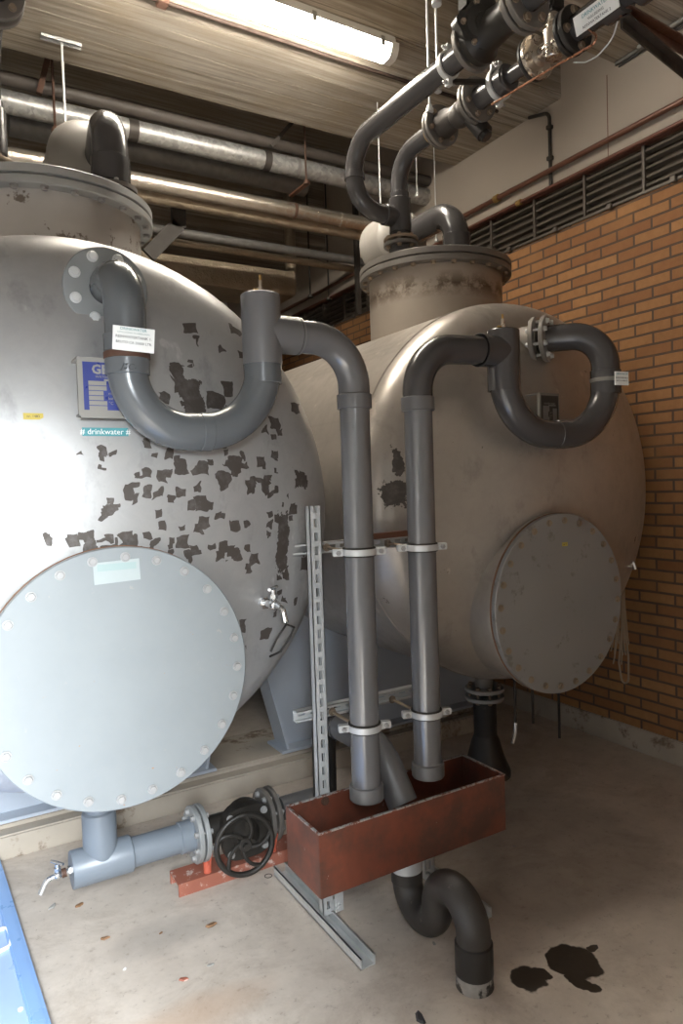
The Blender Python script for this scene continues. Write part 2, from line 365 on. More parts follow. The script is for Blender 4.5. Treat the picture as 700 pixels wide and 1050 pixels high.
    M['string'] = simple('tan_twine', (.32, .25, .18), .9)
    M['leaf'] = simple('dry_leaf', (.22, .12, .06), .8)
    M['grit'] = simple('grit', (.30, .29, .27), .8)
def spot(k, c, r, w):
    sx = k.n('ShaderNodeSeparateXYZ')
    nz = k.n('ShaderNodeTexNoise'); k.put(nz.inputs['Scale'], 11.); k.put(nz.inputs['Detail'], 3.); k.put(nz.inputs['Vector'], k.co())
    ad = k.n('ShaderNodeVectorMath', operation='MULTIPLY_ADD'); k.put(ad.inputs[0], nz.outputs['Color']); k.put(ad.inputs[1], (.09*w*2,)*3); k.put(ad.inputs[2], k.co())
    k.put(sx.inputs[0], ad.outputs[0]); off = .045*w*2
    a = k.math('DIVIDE', k.math('SUBTRACT', sx.outputs[0], c[0]+off), r[0]); b = k.math('DIVIDE', k.math('SUBTRACT', sx.outputs[1], c[1]+off), r[1])
    d = k.math('ADD', k.math('MULTIPLY', a, a), k.math('MULTIPLY', b, b))
    return k.math('SUBTRACT', 1., k.math('MULTIPLY', d, .5), True)
def blk(k, cx, cz, rx, rz):
    sx = k.n('ShaderNodeSeparateXYZ'); k.put(sx.inputs[0], k.co())
    a = k.math('ABSOLUTE', k.math('DIVIDE', k.math('SUBTRACT', sx.outputs[0], cx), rx)); b = k.math('ABSOLUTE', k.math('DIVIDE', k.math('SUBTRACT', sx.outputs[2], cz), rz))
    return k.math('SUBTRACT', 1., k.math('MULTIPLY', k.math('MAXIMUM', a, b), .5), True)
def ell(k, cx, cz, rx, rz):
    sx = k.n('ShaderNodeSeparateXYZ'); k.put(sx.inputs[0], k.co())
    a = k.math('DIVIDE', k.math('SUBTRACT', sx.outputs[0], cx), rx); b = k.math('DIVIDE', k.math('SUBTRACT', sx.outputs[2], cz), rz)
    d = k.math('ADD', k.math('MULTIPLY', a, a), k.math('MULTIPLY', b, b))
    return k.math('SUBTRACT', 1., k.math('MULTIPLY', d, .5), True)
LAMP = 112.0
WET = [(onZ(x, y, 0).x, onZ(x, y, 0).y, a, b) for x, y, a, b in ((541, 1004, .055, .055), (590, 986, .075, .075), (596, 1008, .03, .05), (556, 999, .03, .03), (606, 972, .022, .02), (574, 984, .045, .05))]
mats()

# ------------------------------------------------------------------ the room
XW, YB, XL, YF, ZS = 3.47, 8.6, -1.15, -.10, 4.62
struct('floor', MB().box((XL-.6, YF-2.2, -.2), (XW+.3, YB+.2, 0)), M['floor'])
struct('ceiling', MB().box((XL-.2, YF-.2, ZS), (XW+.3, YB+.2, ZS+.2)), M['board'])
w = MB(); w.box((XW, YF, 0), (XW+.12, YB, 3.15)); struct('wall_right', w, M['brick'])
w = MB(); w.box((XW-.005, YF, 3.425), (XW+.12, YB, ZS)); struct('wall_right_upper', w, M['panel'])
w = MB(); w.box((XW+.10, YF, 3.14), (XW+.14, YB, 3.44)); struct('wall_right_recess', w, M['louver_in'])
# front wall behind the camera with an open doorway (daylight comes in here)
DX0, DX1, DZ = -.95, .09, 2.12
struct('wall_left', MB().box((XL-.2, YF, 0), (XL, YB, ZS)), M['plaster'])
w = MB(); w.box((XL-.2, YF-.12, 0), (DX0, YF, ZS)); w.box((DX1, YF-.12, 0), (XW+.12, YF, ZS)); w.box((DX0, YF-.12, DZ), (DX1, YF, ZS)); struct('wall_front', w, M['plaster'])
struct('wall_back', MB().box((XL, YB, 0), (XW, YB+.2, ZS)), M['plaster'])
struct('baseboard_right', MB().box((XW-.022, YF, 0), (XW+.01, YB, .135), .006), M['concrete'])
struct('ceiling_beam', MB().box((XL, 3.04, 3.93), (XW, 4.06, ZS+.01), .008), M['board'])
struct('ceiling_beam_near', MB().box((XL, 1.62, 3.915), (XW, 2.636, ZS+.01), .008), M['board'])
struct('ceiling_beam_far', MB().box((XL, 6.0, 3.93), (XW, 7.0, ZS+.01), .008), M['board'])
struct('floor_plinth', MB().box((XL, 3.345, 0), (2.95, 3.43, .11), .008).box((XL, 3.42, 0), (2.95, 3.85, .135), .008), M['concrete'])

# ------------------------------------------------------------------ tanks
R, RC, RK = .90, 1.80, .18
def head_prof(n=14):
    # dished end: crown radius RC, knuckle radius RK -> list (r, h) h = height over the seam
    a = math.asin((R-RK)/(RC-RK)); hh = []
    dep = RC-(RC-RK)*math.cos(a)
    for k in range(n+1): t = a*k/n; hh.append((RC*math.sin(t), dep-RC*(1-math.cos(t))))
    for k in range(1, 9):
        t = a+(PI/2-a)*k/8; hh.append((R-RK+RK*math.sin(t), RK*math.cos(t)))
    return hh
HP = head_prof()
def head_h(r):
    for (r1, h1), (r2, h2) in zip(HP, HP[1:]):
        if r1 <= r <= r2: return h1+(h2-h1)*(r-r1)/max(r2-r1, 1e-9)
    return 0
def bolts(parent, mat, pts, axis, **kw):
    for p in pts: MB().bolt(p, axis, **kw).build('bolt', mat, parent)
def circle(c, r, axis, n, ph=0):
    a, u, w = basis(axis); c = V(c); return [c+(u*math.cos(2*PI*k/n+ph)+w*math.sin(2*PI*k/n+ph))*r for k in range(n)]
def tank(C, R, yt, mtank, mneck, mcover, mfl, mb, mcb, msad, label, mh, ringmat, nfm, neckc):
    """C=(x,z) of the axis, yt = seam plane"""
    x, z = C
    t = thing('water_tank', label, 'tank', (x, yt, z))
    L = 5.4; HQ = [(r*R/.9, h*R/.9) for r, h in HP]
    MB().lathe([(R, 0), (R, L)]+[(r, L+h) for r, h in HQ[::-1]], (x, yt, z), (0, 1, 0), 96).build('shell', mtank, t)
    MB().lathe([(r, h) for r, h in HQ]+[(R, 0), (R+.004, -.002), (R+.004, -.012), (R, -.014)], (x, yt, z), (0, -1, 0), 96).build('dished_end', mtank, t)
    # neck on top
    nx, ny, zt = neckc
    nk = MB().lathe([(.352, -.75), (.352, -.07)], (nx, ny, zt), (0, 0, 1), 64).build('neck', mneck, t, origin=(nx, ny, zt))
    fl = MB().ring((nx, ny, zt-.070), (nx, ny, zt-.040), .402, .345, 72, .004).build('neck_flange', mfl, t)
    cv = MB().lathe([(0, 0), (.395, 0), (.402, .004), (.402, .03), (.395, .035), (0, .036)], (nx, ny, zt-.036), (0, 0, 1), 72).build('neck_cover', mfl, t)
    MB().ring((nx, ny, zt-.040), (nx, ny, zt-.036), .39, .345, 64, .001).build('gasket', ringmat, t)
    bolts(fl, mb, circle((nx, ny, zt-.070), .378, (0, 0, 1), 24, .1), (0, 0, -1), r=.012, h=.013)
    # manhole
    mx, my, mz, mr = mh
    rr = mr*.945
    MB().lathe([(rr, .028), (rr, .5)], (mx, my, mz), (0, 1, 0), 72).build('manhole_neck', mtank, t)
    bm = MB().ring((mx, my+.030, mz), (mx, my+.052, mz), mr, rr-.03, 72, .003).build('manhole_flange', nfm, t)
    MB().ring((mx, my+.024, mz), (mx, my+.030, mz), mr*1.006, rr-.03, 72, .001).build('manhole_gasket', ringmat, t)
    mc = MB().lathe([(0, .024), (mr-.003, .024), (mr, .021), (mr, .003), (mr-.003, 0), (0, 0)], (mx, my, mz), (0, 1, 0), 96).build('manhole_cover', mcover, t)
    bolts(mc, mcb, circle((mx, my, mz), mr-.03, (0, 1, 0), 24, .06), (0, -1, 0), r=.0115, h=.009)
    # saddle
    y0 = 3.50
    top = .92; hb = .73; ht = .93
    poly = [(x-hb, .135), (x-ht, top)]
    a0 = math.asin((z-top)/R)
    n = 20
    for k in range(n+1):
        a = PI+a0+(PI-2*a0)*k/n; poly.append((x+R*1.002*math.cos(a), z+R*1.002*math.sin(a)))
    poly += [(x+ht, top), (x+hb, .135)]
    sd = MB().prism(poly, y0, y0+.014, lambda p, q, d: (p, d, q)).build('saddle', msad, t, smooth=False)
    for s in (-1, 1):
        MB().bar((x+s*hb, y0+.01, .137), (x+s*ht, y0+.01, top), .16, .012, (0, 1, 0) if False else (s, 0, .3)).build('saddle_flange', msad, sd)
    MB().box((x-hb-.05, y0-.09, .135), (x+hb+.05, y0+.11, .15), .002).build('saddle_foot', msad, sd)
    return t
TL = tank((.435, 1.525), .9, 2.43, M['tankL'], M['neckL'], M['coverL'], M['flange_grey'], M['boltw'], M['boltw'], M['saddle'],
     'bright stained stainless steel water tank with large pale round cover, at left', (.4585, 2.05, 1.058, .3825), M['rustring'], M['flange_grey'], (.455, 2.98, 2.730))
TR = tank((2.372, 1.535), .878, 2.43, M['tankR'], M['neckR'], M['coverR'], M['flange_dark'], M['boltb'], M['boltb'], M['saddle'],
     'brownish stainless steel water tank beside the brick wall with dark round cover', (2.283, 2.05, 1.066, .3815), M['rustring'], M['tankR'], (2.39, 2.982, 2.735))

# nameplates on stand-off brackets
def nameplate(tk, c, w, h, yb, rich):
    x, y, z = c
    pl = MB().box((x-w/2, y, z-h/2), (x+w/2, y+.003, z+h/2)).box((x-w/2-.004, y-.004, z-h/2), (x-w/2, y+.01, z+h/2)).box((x-w/2, y-.004, z-h/2-.006), (x+w/2, y+.01, z-h/2)).box((x-w/2-.004, y+.003, z+h/2-.006), (x-w/2+.01, yb+.03, z+h/2)).box((x-w/2-.004, y+.003, z-h/2), (x-w/2+.01, yb+.03, z-h/2+.006)).box((x+w/2-.02, y+.003, z-h/2), (x+w/2-.004, yb+.03, z+h/2)).build('nameplate', M['silver'], tk, smooth=False)
    MB().box((x-w*.43, y-.001, z-h*.40), (x+w*.45, y, z+h*.42)).build('nameplate_print', M['blue'] if rich else M['darksteel'], pl, smooth=False)
    rx, up = (1, 0, 0), (0, 0, 1)
    if rich: lettering('GEBR.', .036, (x+.005, y-.0015, z+h*.29), rx, up, M['silver'], pl, bold=.0012)
    lettering('WATERTANKS', .010, (x, y-.0015, z+h*.17), rx, up, M['silver'], pl)
    b = MB()
    for i in range(6): b.box((x-w*.34, y-.0016, z+h*(.06-.085*i)-.006), (x-w*(.02 if i not in (2, 3) else .08), y-.001, z+h*(.06-.085*i)+.006))
    b.box((x+w*.16, y-.0016, z-h*.34), (x+w*.36, y-.001, z+h*.03)); b.box((x-w*.06, y-.0016, z+h*.10), (x+w*.3, y-.001, z+h*.135))
    b.build('nameplate_fields', M['silver'] if rich else M['galv_dark'], pl, smooth=False)
    for i, s in ((2, 'm\u00b3'), (3, 'bar'), (4, '\u00b0C')): lettering(s, .012, (x+w*.05, y-.0016, z+h*(.06-.085*i)), rx, up, M['silver'], pl)
nl = onY(106, 399, 2.06); nameplate(TL, (nl.x+.012, 2.06, nl.z+.006), .155, .165, 2.13, True)
nr = onY(558, 417, 2.075); nameplate(TR, (nr.x+.03, 2.075, nr.z-.01), .115, .135, 2.13, False)
def sticker(tk, x, z, w, h, y, mat, name='sticker', text=None, tm=None, ts=.02, tilt=0):
    X = V((math.cos(tilt), 0, -math.sin(tilt)))
    s = MB().bar(V((x, y, z))-X*w/2, V((x, y, z))+X*w/2, .0016, h, (0, 0, 1)).build(name, mat, tk, smooth=False)
    if text: lettering(text, ts, (x, y-.0012, z), X, (0, 0, 1), tm, s)
    return s
def head_y(tk, x, z): return tk.location.y-head_h(math.hypot(x-tk.location.x, z-tk.location.z))
def on_head(px, py, tk):
    y = 2.1
    for _ in range(12): p = onY(px, py, y); y = head_y(tk, p.x, p.z)
    return p
p = on_head(108, 443, TL); sticker(TL, p.x, p.z, .13, .024, p.y-.003, M['teal'], text='\u25a6 drinkwater \u25a6' if False else '# drinkwater #', tm=M['white'], ts=.023)
p = on_head(34, 427, TL); sticker(TL, p.x, p.z, .052, .018, p.y-.002, M['yellow'], text='nr. 1483', tm=M['ink'], ts=.010)
p = onY(120, 586, 2.049); s = sticker(TL, p.x, p.z, .13, .062, 2.0492, M['cover_label'], tilt=-.03)
MB().box((p.x-.055, 2.0481, p.z+.004), (p.x+.055, 2.0484, p.z+.024)).build('sticker_print', M['tealp'], s, smooth=False)
p = onY(579, 558, 2.049); sticker(TR, p.x, p.z, .032, .016, 2.0492, M['yellow'], text='nr. 1', tm=M['ink'], ts=.010)
# marker scribble on the left tank
p1 = [on_head(x, y, TL) for x, y in ((277, 668), (283, 655), (293, 640), (301, 643), (297, 652), (287, 668), (276, 673))]
MB().tube([q+V((0, -.004, 0)) for q in p1], .004, 6).build('scribble', M['rubber'], TL)

# ------------------------------------------------------------------ overflow pipes (siphon bend, tee, upright)
def flange_pair(parent, c, axis, r, mat, bm, nb=8, gap=.05, two=True, br=.010, ri=.04):
    c = V(c); a = V(axis).normalized()
    f = MB().ring(c-a*.012, c+a*.008, r, ri, 40, .003).build('flange', mat, parent)
    bolts(f, bm, circle(c+a*.008, r*.78, a, nb, PI/nb), a, r=br, h=.013)
    if two:
        c2 = c-a*gap
        g = MB().ring(c2-a*.008, c2+a*.012, r, ri, 40, .003).build('flange', mat, parent)
        bolts(g, bm, circle(c2-a*.008, r*.78, a, nb, PI/nb), -a, r=br, h=.013)
        for q in circle(c-a*.012, r*.78, a, nb, PI/nb): MB().cyl(q, q-a*(gap-.024), br*.6, n=8).build('stud', bm, f)
def socket(parent, a, b, r, mat, name='socket'):
    a, b = V(a), V(b); L = (b-a).length
    return MB().lathe([(r*.86, 0), (r-.002, 0), (r, .002), (r, L-.002), (r-.002, L), (r*.86, L)], a, b-a, 32).build(name, mat, parent)
def vent_nipple(parent, c):
    c = V(c)
    n = MB().cyl(c, c+V((0, 0, .022)), .011, n=6).cyl(c+V((0, 0, .02)), c+V((0, 0, .045)), .006, n=12).build('air_nipple', M['nickel'], parent)
    MB().cyl(c+V((0, 0, .043)), c+V((0, 0, .062)), .0045, n=10).cyl(c+V((-.025, 0, .012)), c+V((-.008, 0, .012)), .006, n=8).build('nipple_cap', M['brass'], n)
YP = 2.03
def mouth(parent, x, zb, mat):
    MB().lathe([(.048, .055), (.058, .05), (.060, .046), (.060, .004), (.057, 0), (.046, 0), (.044, .05)], (x, YP, zb), (0, 0, 1), 32).build('end_socket', mat, parent)
# left
o = thing('overflow_pipe', 'grey plastic siphon pipe from the pale left tank down into the rusty trough', 'pipe', (.93, YP, .48))
zb = 1.772
MB().tube(fillet([(.500, 2.27, 2.222), (.503, 2.025, 2.228), (.505, YP, 2.0)], [.11], 12)+[V((.505, YP, 1.985))], .058).build('elbow', M['pvcL'], o)
MB().tube(fillet([(.505, YP, 1.95), (.505, YP, zb), (.925, YP, zb), (.928, YP, 2.0)], [.205, .205], 18), .057).build('siphon_bend', M['pvcL'], o)
socket(o, (.505, YP, 1.93), (.505, YP, 2.045), .0625, M['pvcL'])
socket(o, (.71, YP, zb), (.745, YP, zb), .0585, M['pvcL'])
MB().lathe([(0, .22), (.058, .22), (.062, .216), (.062, .0), (.057, 0)], (.928, YP, 1.985), (0, 0, 1), 32).build('tee', M['pvcT'], o)
MB().cyl((.928, YP, 2.085), (1.06, YP, 2.085), .060, n=32).build('tee_branch', M['pvcT'], o)
socket(o, (.928, YP, 1.925), (.928, YP, 1.99), .0605, M['pvcL'])
MB().ring((1.048, YP, 2.085), (1.053, YP, 2.085), .0608, .05).build('joint_ring', M['rubber'], o)
MB().tube(fillet([(1.04, YP, 2.085), (1.265, YP, 2.085), (1.265, YP, 1.88)], [.155], 14), .0545).build('top_bend', M['pvcV'], o)
socket(o, (1.265, YP, 1.855), (1.265, YP, 1.905), .0600, M['pvcV'])
MB().tube([(1.265, YP, 1.87), (1.265, YP, .545)], .0515, 32).build('upright', M['pvcV'], o)
mouth(o, 1.265, .500, M['pvcX']); vent_nipple(o, (.93, YP, 2.205))
flange_pair(o, (.492, 2.195, 2.216), (.0, -1, .0), .125, M['nozzle_flange'], M['zinc'], 8, two=False, br=.0135, ri=.05)
MB().cyl((.492, 2.2, 2.216), (.492, 2.30, 2.216), .07).build('nozzle', M['tankL'], o)
# label strap and label
MB().ring((.505, YP, 1.975), (.505, YP, 1.995), .0645, .058).build('label_strap', M['rust'], o)
lc = onY(137, 348, 1.96)
lb = MB().bar((lc.x-.055, 1.968, lc.z+.004), (lc.x+.055, 1.952, lc.z-.004), .004, .066).build('label_plate', M['white'], o, smooth=False)
lr = V((.11, -.016, -.008)).normalized()
for tx, sz, dz, mt in (('DRINKWATER', .011, .026, M['teal']), ('UITSLUITEND TE GEBRUIKEN', .0066, .016, M['tealp']), ('REINWATERTANK 1.', .0105, .004, M['ink']), ('BRUTO CA 20000 LTR.', .0098, -.011, M['ink'])):
    lettering(tx, sz, (lc.x, 1.9572, lc.z+dz), lr, (0, 0, 1), mt, lb)
lettering('JSC-', .024, (.493, YP-.0640, 1.945), (1, 0, -.1), (0, 0, 1), M['ink'], o, shear=.3)
# right
o = thing('overflow_pipe', 'dark grey plastic siphon pipe from the brownish right tank down into the rusty trough', 'pipe', (1.95, YP, .48))
zb = 1.775; XT = 1.958; XR, YR = 2.487, 1.975
MB().tube(fillet([(XT, YP, 2.02), (XT, YP, zb), (XR, YR, zb), (XR, YR, 2.0)], [.225, .225], 18), .0575).build('siphon_bend', M['pvcR'], o)
MB().tube(fillet([(XR, YR, 1.98), (XR, YR, 2.20), (2.345, 2.185, 2.205)], [.14], 14), .058).build('elbow', M['pvcR'], o)
socket(o, (XR, YR, 1.945), (XR, YR, 2.045), .0625, M['pvcR'])
mx = V((XT, YP, zb)).lerp(V((XR, YR, zb)), .52); dx = (V((XR, YR, zb))-V((XT, YP, zb))).normalized()
socket(o, mx-dx*.025, mx+dx*.025, .0595, M['pvcR'])
MB().lathe([(0, .235), (.060, .235), (.064, .231), (.064, .0), (.057, 0)], (XT, YP, 1.945), (0, 0, 1), 32).build('tee', M['pvcR'], o)
MB().cyl((XT, YP, 2.095), (1.83, YP, 2.095), .062, n=32).build('tee_branch', M['pvcR'], o)
MB().ring((1.838, YP, 2.095), (1.830, YP, 2.095), .0635, .05).build('joint_ring', M['rubber'], o)
MB().tube(fillet([(1.86, YP, 2.095), (1.535, YP, 2.08), (1.535, YP, 1.86)], [.165], 14), .0545).build('top_bend', M['pvcR'], o)
socket(o, (1.535, YP, 1.855), (1.535, YP, 1.905), .0605, M['pvcX'])
MB().tube([(1.535, YP, 1.87), (1.535, YP, .545)], .0515, 32).build('upright', M['pvcV'], o)
mouth(o, 1.535, .515, M['pvcX']); vent_nipple(o, (XT, YP, 2.18))
fd = V((.46, -.89, 0)).normalized()
flange_pair(o, V((2.335, 2.20, 2.206))+fd*.035, fd, .100, M['flange_mid'], M['zinc'], 8, gap=.05, br=.0105, ri=.05)
MB().cyl(V((2.335, 2.20, 2.206)), V((2.335, 2.20, 2.206))-fd*.1, .065).build('nozzle', M['tankR'], o)
MB().ring((XR, YR, 1.995), (XR, YR, 2.012), .0645, .058).build('label_strap', M['silver'], o)
lc = onY(637, 388, 1.885)
lb = MB().bar((lc.x-.035, 1.89, lc.z), (lc.x+.035, 1.88, lc.z), .004, .055).build('label_plate', M['white'], o, smooth=False)
MB().bar((XR+.02, 1.915, 2.003), (lc.x-.02, 1.893, 2.0), .003, .012).build('label_tab', M['silver'], o, smooth=False)
lr = V((.07, -.01, 0))
for tx, sz, dz, mt in (('DRINKWATER', .0095, .018, M['teal']), ('REINWATERTANK 2.', .0072, .002, M['ink']), ('BRUTO CA 20000 LTR.', .0062, -.010, M['ink'])):
    lettering(tx, sz, (lc.x, 1.8822, lc.z+dz), lr, (0, 0, 1), mt, lb)

# ------------------------------------------------------------------ trough, trap, support rack
tx0, tx1, ty0, ty1, tz0, tz1 = 1.015, 1.815, 1.925, 2.165, .275, .487
o = thing('trough', 'rust-red steel collecting trough under the two uprights', 'trough', (1.41, 2.045, tz0))
th = .006
MB().box((tx0, ty0, tz0), (tx1, ty0+th, tz1), .001).box((tx0, ty1-th, tz0), (tx1, ty1, tz1), .001).box((tx0, ty0+th, tz0), (tx0+th, ty1-th, tz1)).box((tx1-th, ty0+th, tz0), (tx1, ty1-th, tz1)).build('basin_wall', M['trough'], o)
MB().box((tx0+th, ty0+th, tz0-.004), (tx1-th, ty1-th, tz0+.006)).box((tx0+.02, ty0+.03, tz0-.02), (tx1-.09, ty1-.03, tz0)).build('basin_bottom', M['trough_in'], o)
e = .0012
MB().box((tx0-e, ty0-e, tz1-.003), (tx1+e, ty0+th+e, tz1+.002)).box((tx0-e, ty1-th-e, tz1-.003), (tx1+e, ty1+e, tz1+.002)).box((tx0-e, ty0, tz1-.003), (tx0+th+e, ty1, tz1+.0021)).box((tx1-th-e, ty0, tz1-.003), (tx1+e, ty1, tz1+.0021)).build('chipped_rim', M['chip'], o)
MB().cyl((1.436, 2.045, tz0-.001), (1.436, 2.045, .19), .058, n=32).build('outlet_stub', M['zinc'], o)
MB().bolt((1.168, ty1-.005, .467), (0, -1, 0), .013, .012).box((1.15, ty1-.004, .452), (1.186, ty1+.004, .487)).build('fixing_lug', M['rust'], o)
o = thing('drain_trap', 'black plastic double-bend trap under the rusty trough, standing on the floor', 'pipe', (1.412, 1.631, 0))
P = fillet([(1.436, 2.045, .23), (1.436, 2.045, .066), (1.424, 1.85, .066), (1.424, 1.85, .258), (1.412, 1.655, .258), (1.412, 1.655, .09)], [.1, .1, .1, .1], 12)
MB().tube(P, .0545, 24).build('trap_bend', M['trap'], o)
MB().lathe([(.053, .145), (.0605, .14), (.0605, .045), (.055, .04)], (1.412, 1.655, 0), (0, 0, 1), 32).build('socket', M['black'], o)
MB().lathe([(.056, .05), (.058, .045), (.060, .0), (0, 0)], (1.412, 1.655, .001), (0, 0, 1), 32).build('floor_collar', M['collar'], o)
socket(o, (1.436, 2.045, .145), (1.436, 2.045, .195), .0575, M['trap'])

def channel(name, a, b, w, h, open_dir, mat, parent, slot=True, t=.003):
    """U-shaped strut channel from a to b, open towards open_dir (slots on the back)"""
    a, b = V(a), V(b); d = (b-a).normalized(); o_ = V(open_dir).normalized(); s = d.cross(o_).normalized(); L = (b-a).length
    m = Matrix(((d.x, s.x, o_.x, a.x), (d.y, s.y, o_.y, a.y), (d.z, s.z, o_.z, a.z), (0, 0, 0, 1)))
    q = MB()
    q.box((0, -w/2, 0), (L, -w/2+t, h), 0, m).box((0, w/2-t, 0), (L, w/2, h), 0, m)
    q.box((0, -w/2, h-t), (L, -w/2+.009, h), 0, m).box((0, w/2-.009, h-t), (L, w/2, h), 0, m)
    if slot:  # back with real slots: ladder of strips
        sw, sl, p = .013, .030, .05
        q.box((0, -w/2, 0), (L, -sw/2, t), 0, m).box((0, sw/2, 0), (L, w/2, t), 0, m)
        x = 0; k = 0
        while x < L:
            e_ = min(x+p-sl, L); q.box((x, -sw/2, 0), (e_, sw/2, t), 0, m); x += p
    else: q.box((0, -w/2, 0), (L, w/2, t), 0, m)
    return q.build(name, mat, parent, smooth=False)
o = thing('support_rack', 'galvanised slotted steel rack on floor feet carrying the two grey uprights', 'rack', (1.4, 2.2, 0))
channel('post', (1.182, 2.185, .03), (1.182, 2.185, 1.525), .046, .03, (0, 1, 0), M['zinc'], o)
channel('post', (1.655, 2.195, .03), (1.655, 2.195, 1.42), .046, .03, (0, 1, 0), M['zinc'], o)
channel('foot', (1.172, 1.905, .003), (1.172, 2.575, .003), .056, .038, (0, 0, 1), M['zinc'], o, False, .004)
channel('foot', (1.665, 1.88, .003), (1.665, 2.52, .003), .056, .038, (0, 0, 1), M['zinc'], o, False, .004)
channel('rail', (1.10, 2.255, 1.37), (1.72, 2.255, 1.37), .042, .035, (0, -1, 0), M['zinc'], o, True)
channel('rail', (1.10, 2.255, .765), (1.72, 2.255, .765), .042, .035, (0, -1, 0), M['zinc'], o, True)
MB().bar((1.20, 2.186, .055), (1.235, 2.186, .055), .05, .004, (0, 1, 0)).bolt((1.215, 2.165, .06), (0, -1, 0), .012).box((1.20, 2.166, .04), (1.235, 2.171, .12)).build('angle_bracket', M['zinc'], o)
MB().bar((1.33, 2.20, 1.398), (1.60, 2.20, 1.402), .03, .022).build('packing_strip', M['rail_brown'], o)
def clamp(x, z, label):
    o = thing('pipe_clamp', label, 'clamp', (x, YP, z), 'pipe clamps on the two uprights')
    MB().ring((x, YP, z-.016), (x, YP, z+.016), .0575, .0515, 40, .002).build('rubber_lining', M['rubber'], o)
    MB().ring((x, YP, z-.011), (x, YP, z+.011), .0600, .0565, 40, .001).build('band', M['zinc'], o)
    d = V((1, -.35, 0)).normalized()
    for s in (-1, 1):
        c = V((x, YP, z))+d*s*.075
        e_ = MB().bar(c-d*.018, c+d*.018, .026, .024, (0, 0, 1), .002).build('ear', M['zinc'], o)
        n = V((-d.y, d.x, 0))
        MB().cyl(c-n*.028, c+n*.026, .005, n=10).bolt(c-n*.013, -n, .009, .009, False).build('screw', M['boltw'], e_)
    MB().cyl((x-.02, YP+.055, z), (x-.02, 2.235, z+.004), .006, n=10).bolt((x-.02, 2.222, z+.004), (0, -1, 0), .012).build('stem', M['boltb'], o)
clamp(1.265, 1.366, 'upper galvanised clamp round the upright nearer the pale left tank')
clamp(1.535, 1.362, 'upper galvanised clamp round the upright nearer the brick wall')
clamp(1.265, .756, 'lower galvanised clamp round the upright nearer the pale left tank')
clamp(1.535, .751, 'lower galvanised clamp round the upright nearer the brick wall')
# third pipe bending into the trough from behind
o = thing('outlet_pipe', 'dark grey plastic pipe curving down into the trough between the two uprights', 'pipe', (1.40, 2.05, .47))
MB().tube(fillet([(1.385, 2.46, .625), (1.395, 2.14, .622), (1.418, 2.03, .44)], [.15], 12), .056, 24).build('bend', M['pvcX'], o)
MB().tube(fillet([(1.385, 2.44, .625), (1.383, 2.545, .62), (1.375, 2.545, .0)], [.07], 8), .05, 24).build('riser', M['black'], o)
socket(o, (1.385, 2.40, .625), (1.384, 2.475, .625), .060, M['pvcR'])

# ------------------------------------------------------------------ drain line of the left tank
YD, ZD = 2.70, .206
o = thing('drain_pipe', 'pale blue-grey plastic drain pipe below the left tank with tee and bolted flanges', 'pipe', (.46, YD, .1))
MB().tube([(.492, YD, .70), (.492, YD, ZD)], .050, 28).build('riser', M['pvcB'], o)
MB().lathe([(.050, .20), (.060, .195), (.062, .19), (.062, 0)], (.492, YD, ZD), (0, 0, 1), 32).build('tee_neck', M['pvcB'], o)
MB().lathe([(0, 0), (.066, 0), (.068, .003), (.068, .215), (.064, .22)], (.385, YD, ZD), (1, 0, 0), 32).build('tee', M['pvcB'], o)
MB().lathe([(.056, 0), (.056, .26)], (.59, YD, ZD), (1, 0, 0), 32).build('branch', M['pvcB'], o)
MB().lathe([(.056, 0), (.062, .004), (.062, .05), (.072, .055), (.072, .06)], (.79, YD, ZD), (1, 0, 0), 32).build('flange_collar', M['pvcB'], o)
flange_pair(o, (.885, YD, ZD), (1, 0, 0), .112, M['flange_grey'], M['boltw'], 8, gap=.032, br=.011, ri=.045)
MB().tube(fillet([(1.24, YD, ZD), (1.50, YD, ZD), (1.50, YD, .0)], [.09], 8), .05, 20).build('far_leg', M['pvcX'], o)
o = thing('gate_valve', 'black iron valve with spoked handwheel on the red floor channel', 'valve', (1.08, YD, .08))
MB().tube([(.90, YD, ZD), (1.20, YD, ZD)], .055, 24).sphere((1.075, YD, ZD), .085, (1, 1, 1.05), 24).build('body', M['iron'], o)
bon = MB()
pl = [(math.copysign(abs(math.cos(t))**.6, math.cos(t))*.098, math.copysign(abs(math.sin(t))**.6, math.sin(t))*.098) for t in [2*PI*k/36 for k in range(36)]]
bon.prism(pl, 2.612, 2.585, lambda p, q, d: (1.04+p*1.08, d, ZD+.005+q*1.08)); bon.prism([(a*.96, b*.96) for a, b in pl], 2.632, 2.618, lambda p, q, d: (1.04+p*1.08, d, ZD+.005+q*1.08))
bon.cyl((1.04, 2.7, ZD+.01), (1.04, 2.6, ZD+.01), .075).lathe([(.06, 0), (.05, .03), (.028, .06), (.02, .085), (0, .085)], (1.03, 2.588, ZD+.0), (-.1, -1, -.05), 24)
bon = bon.build('bonnet', M['iron'], o)
bolts(bon, M['boltw'], [(1.04+sx*.073, 2.585, ZD+.005+sz*.073) for sx in (-1, 1) for sz in (-1, 1)], (0, -1, 0), r=.012, h=.014)
flange_pair(o, (1.198, YD, ZD-.006), (1, 0, 0), .112, M['flange_dark'], M['boltw'], 8, gap=.035, br=.011, ri=.045)
wa = V((-.10, -1, .10)).normalized(); wc = V((.992, 2.50, ZD+.004)); a_, u_, w_ = basis(wa)
wh = MB(); n = 48; pts = [wc+(u_*math.cos(2*PI*k/n)+w_*math.sin(2*PI*k/n))*.103 for k in range(n)]
rim = MB(); rim.lathe([(.112+.011*math.cos(2*PI*k/12), .011*math.sin(2*PI*k/12)) for k in range(13)], wc, wa, 56)
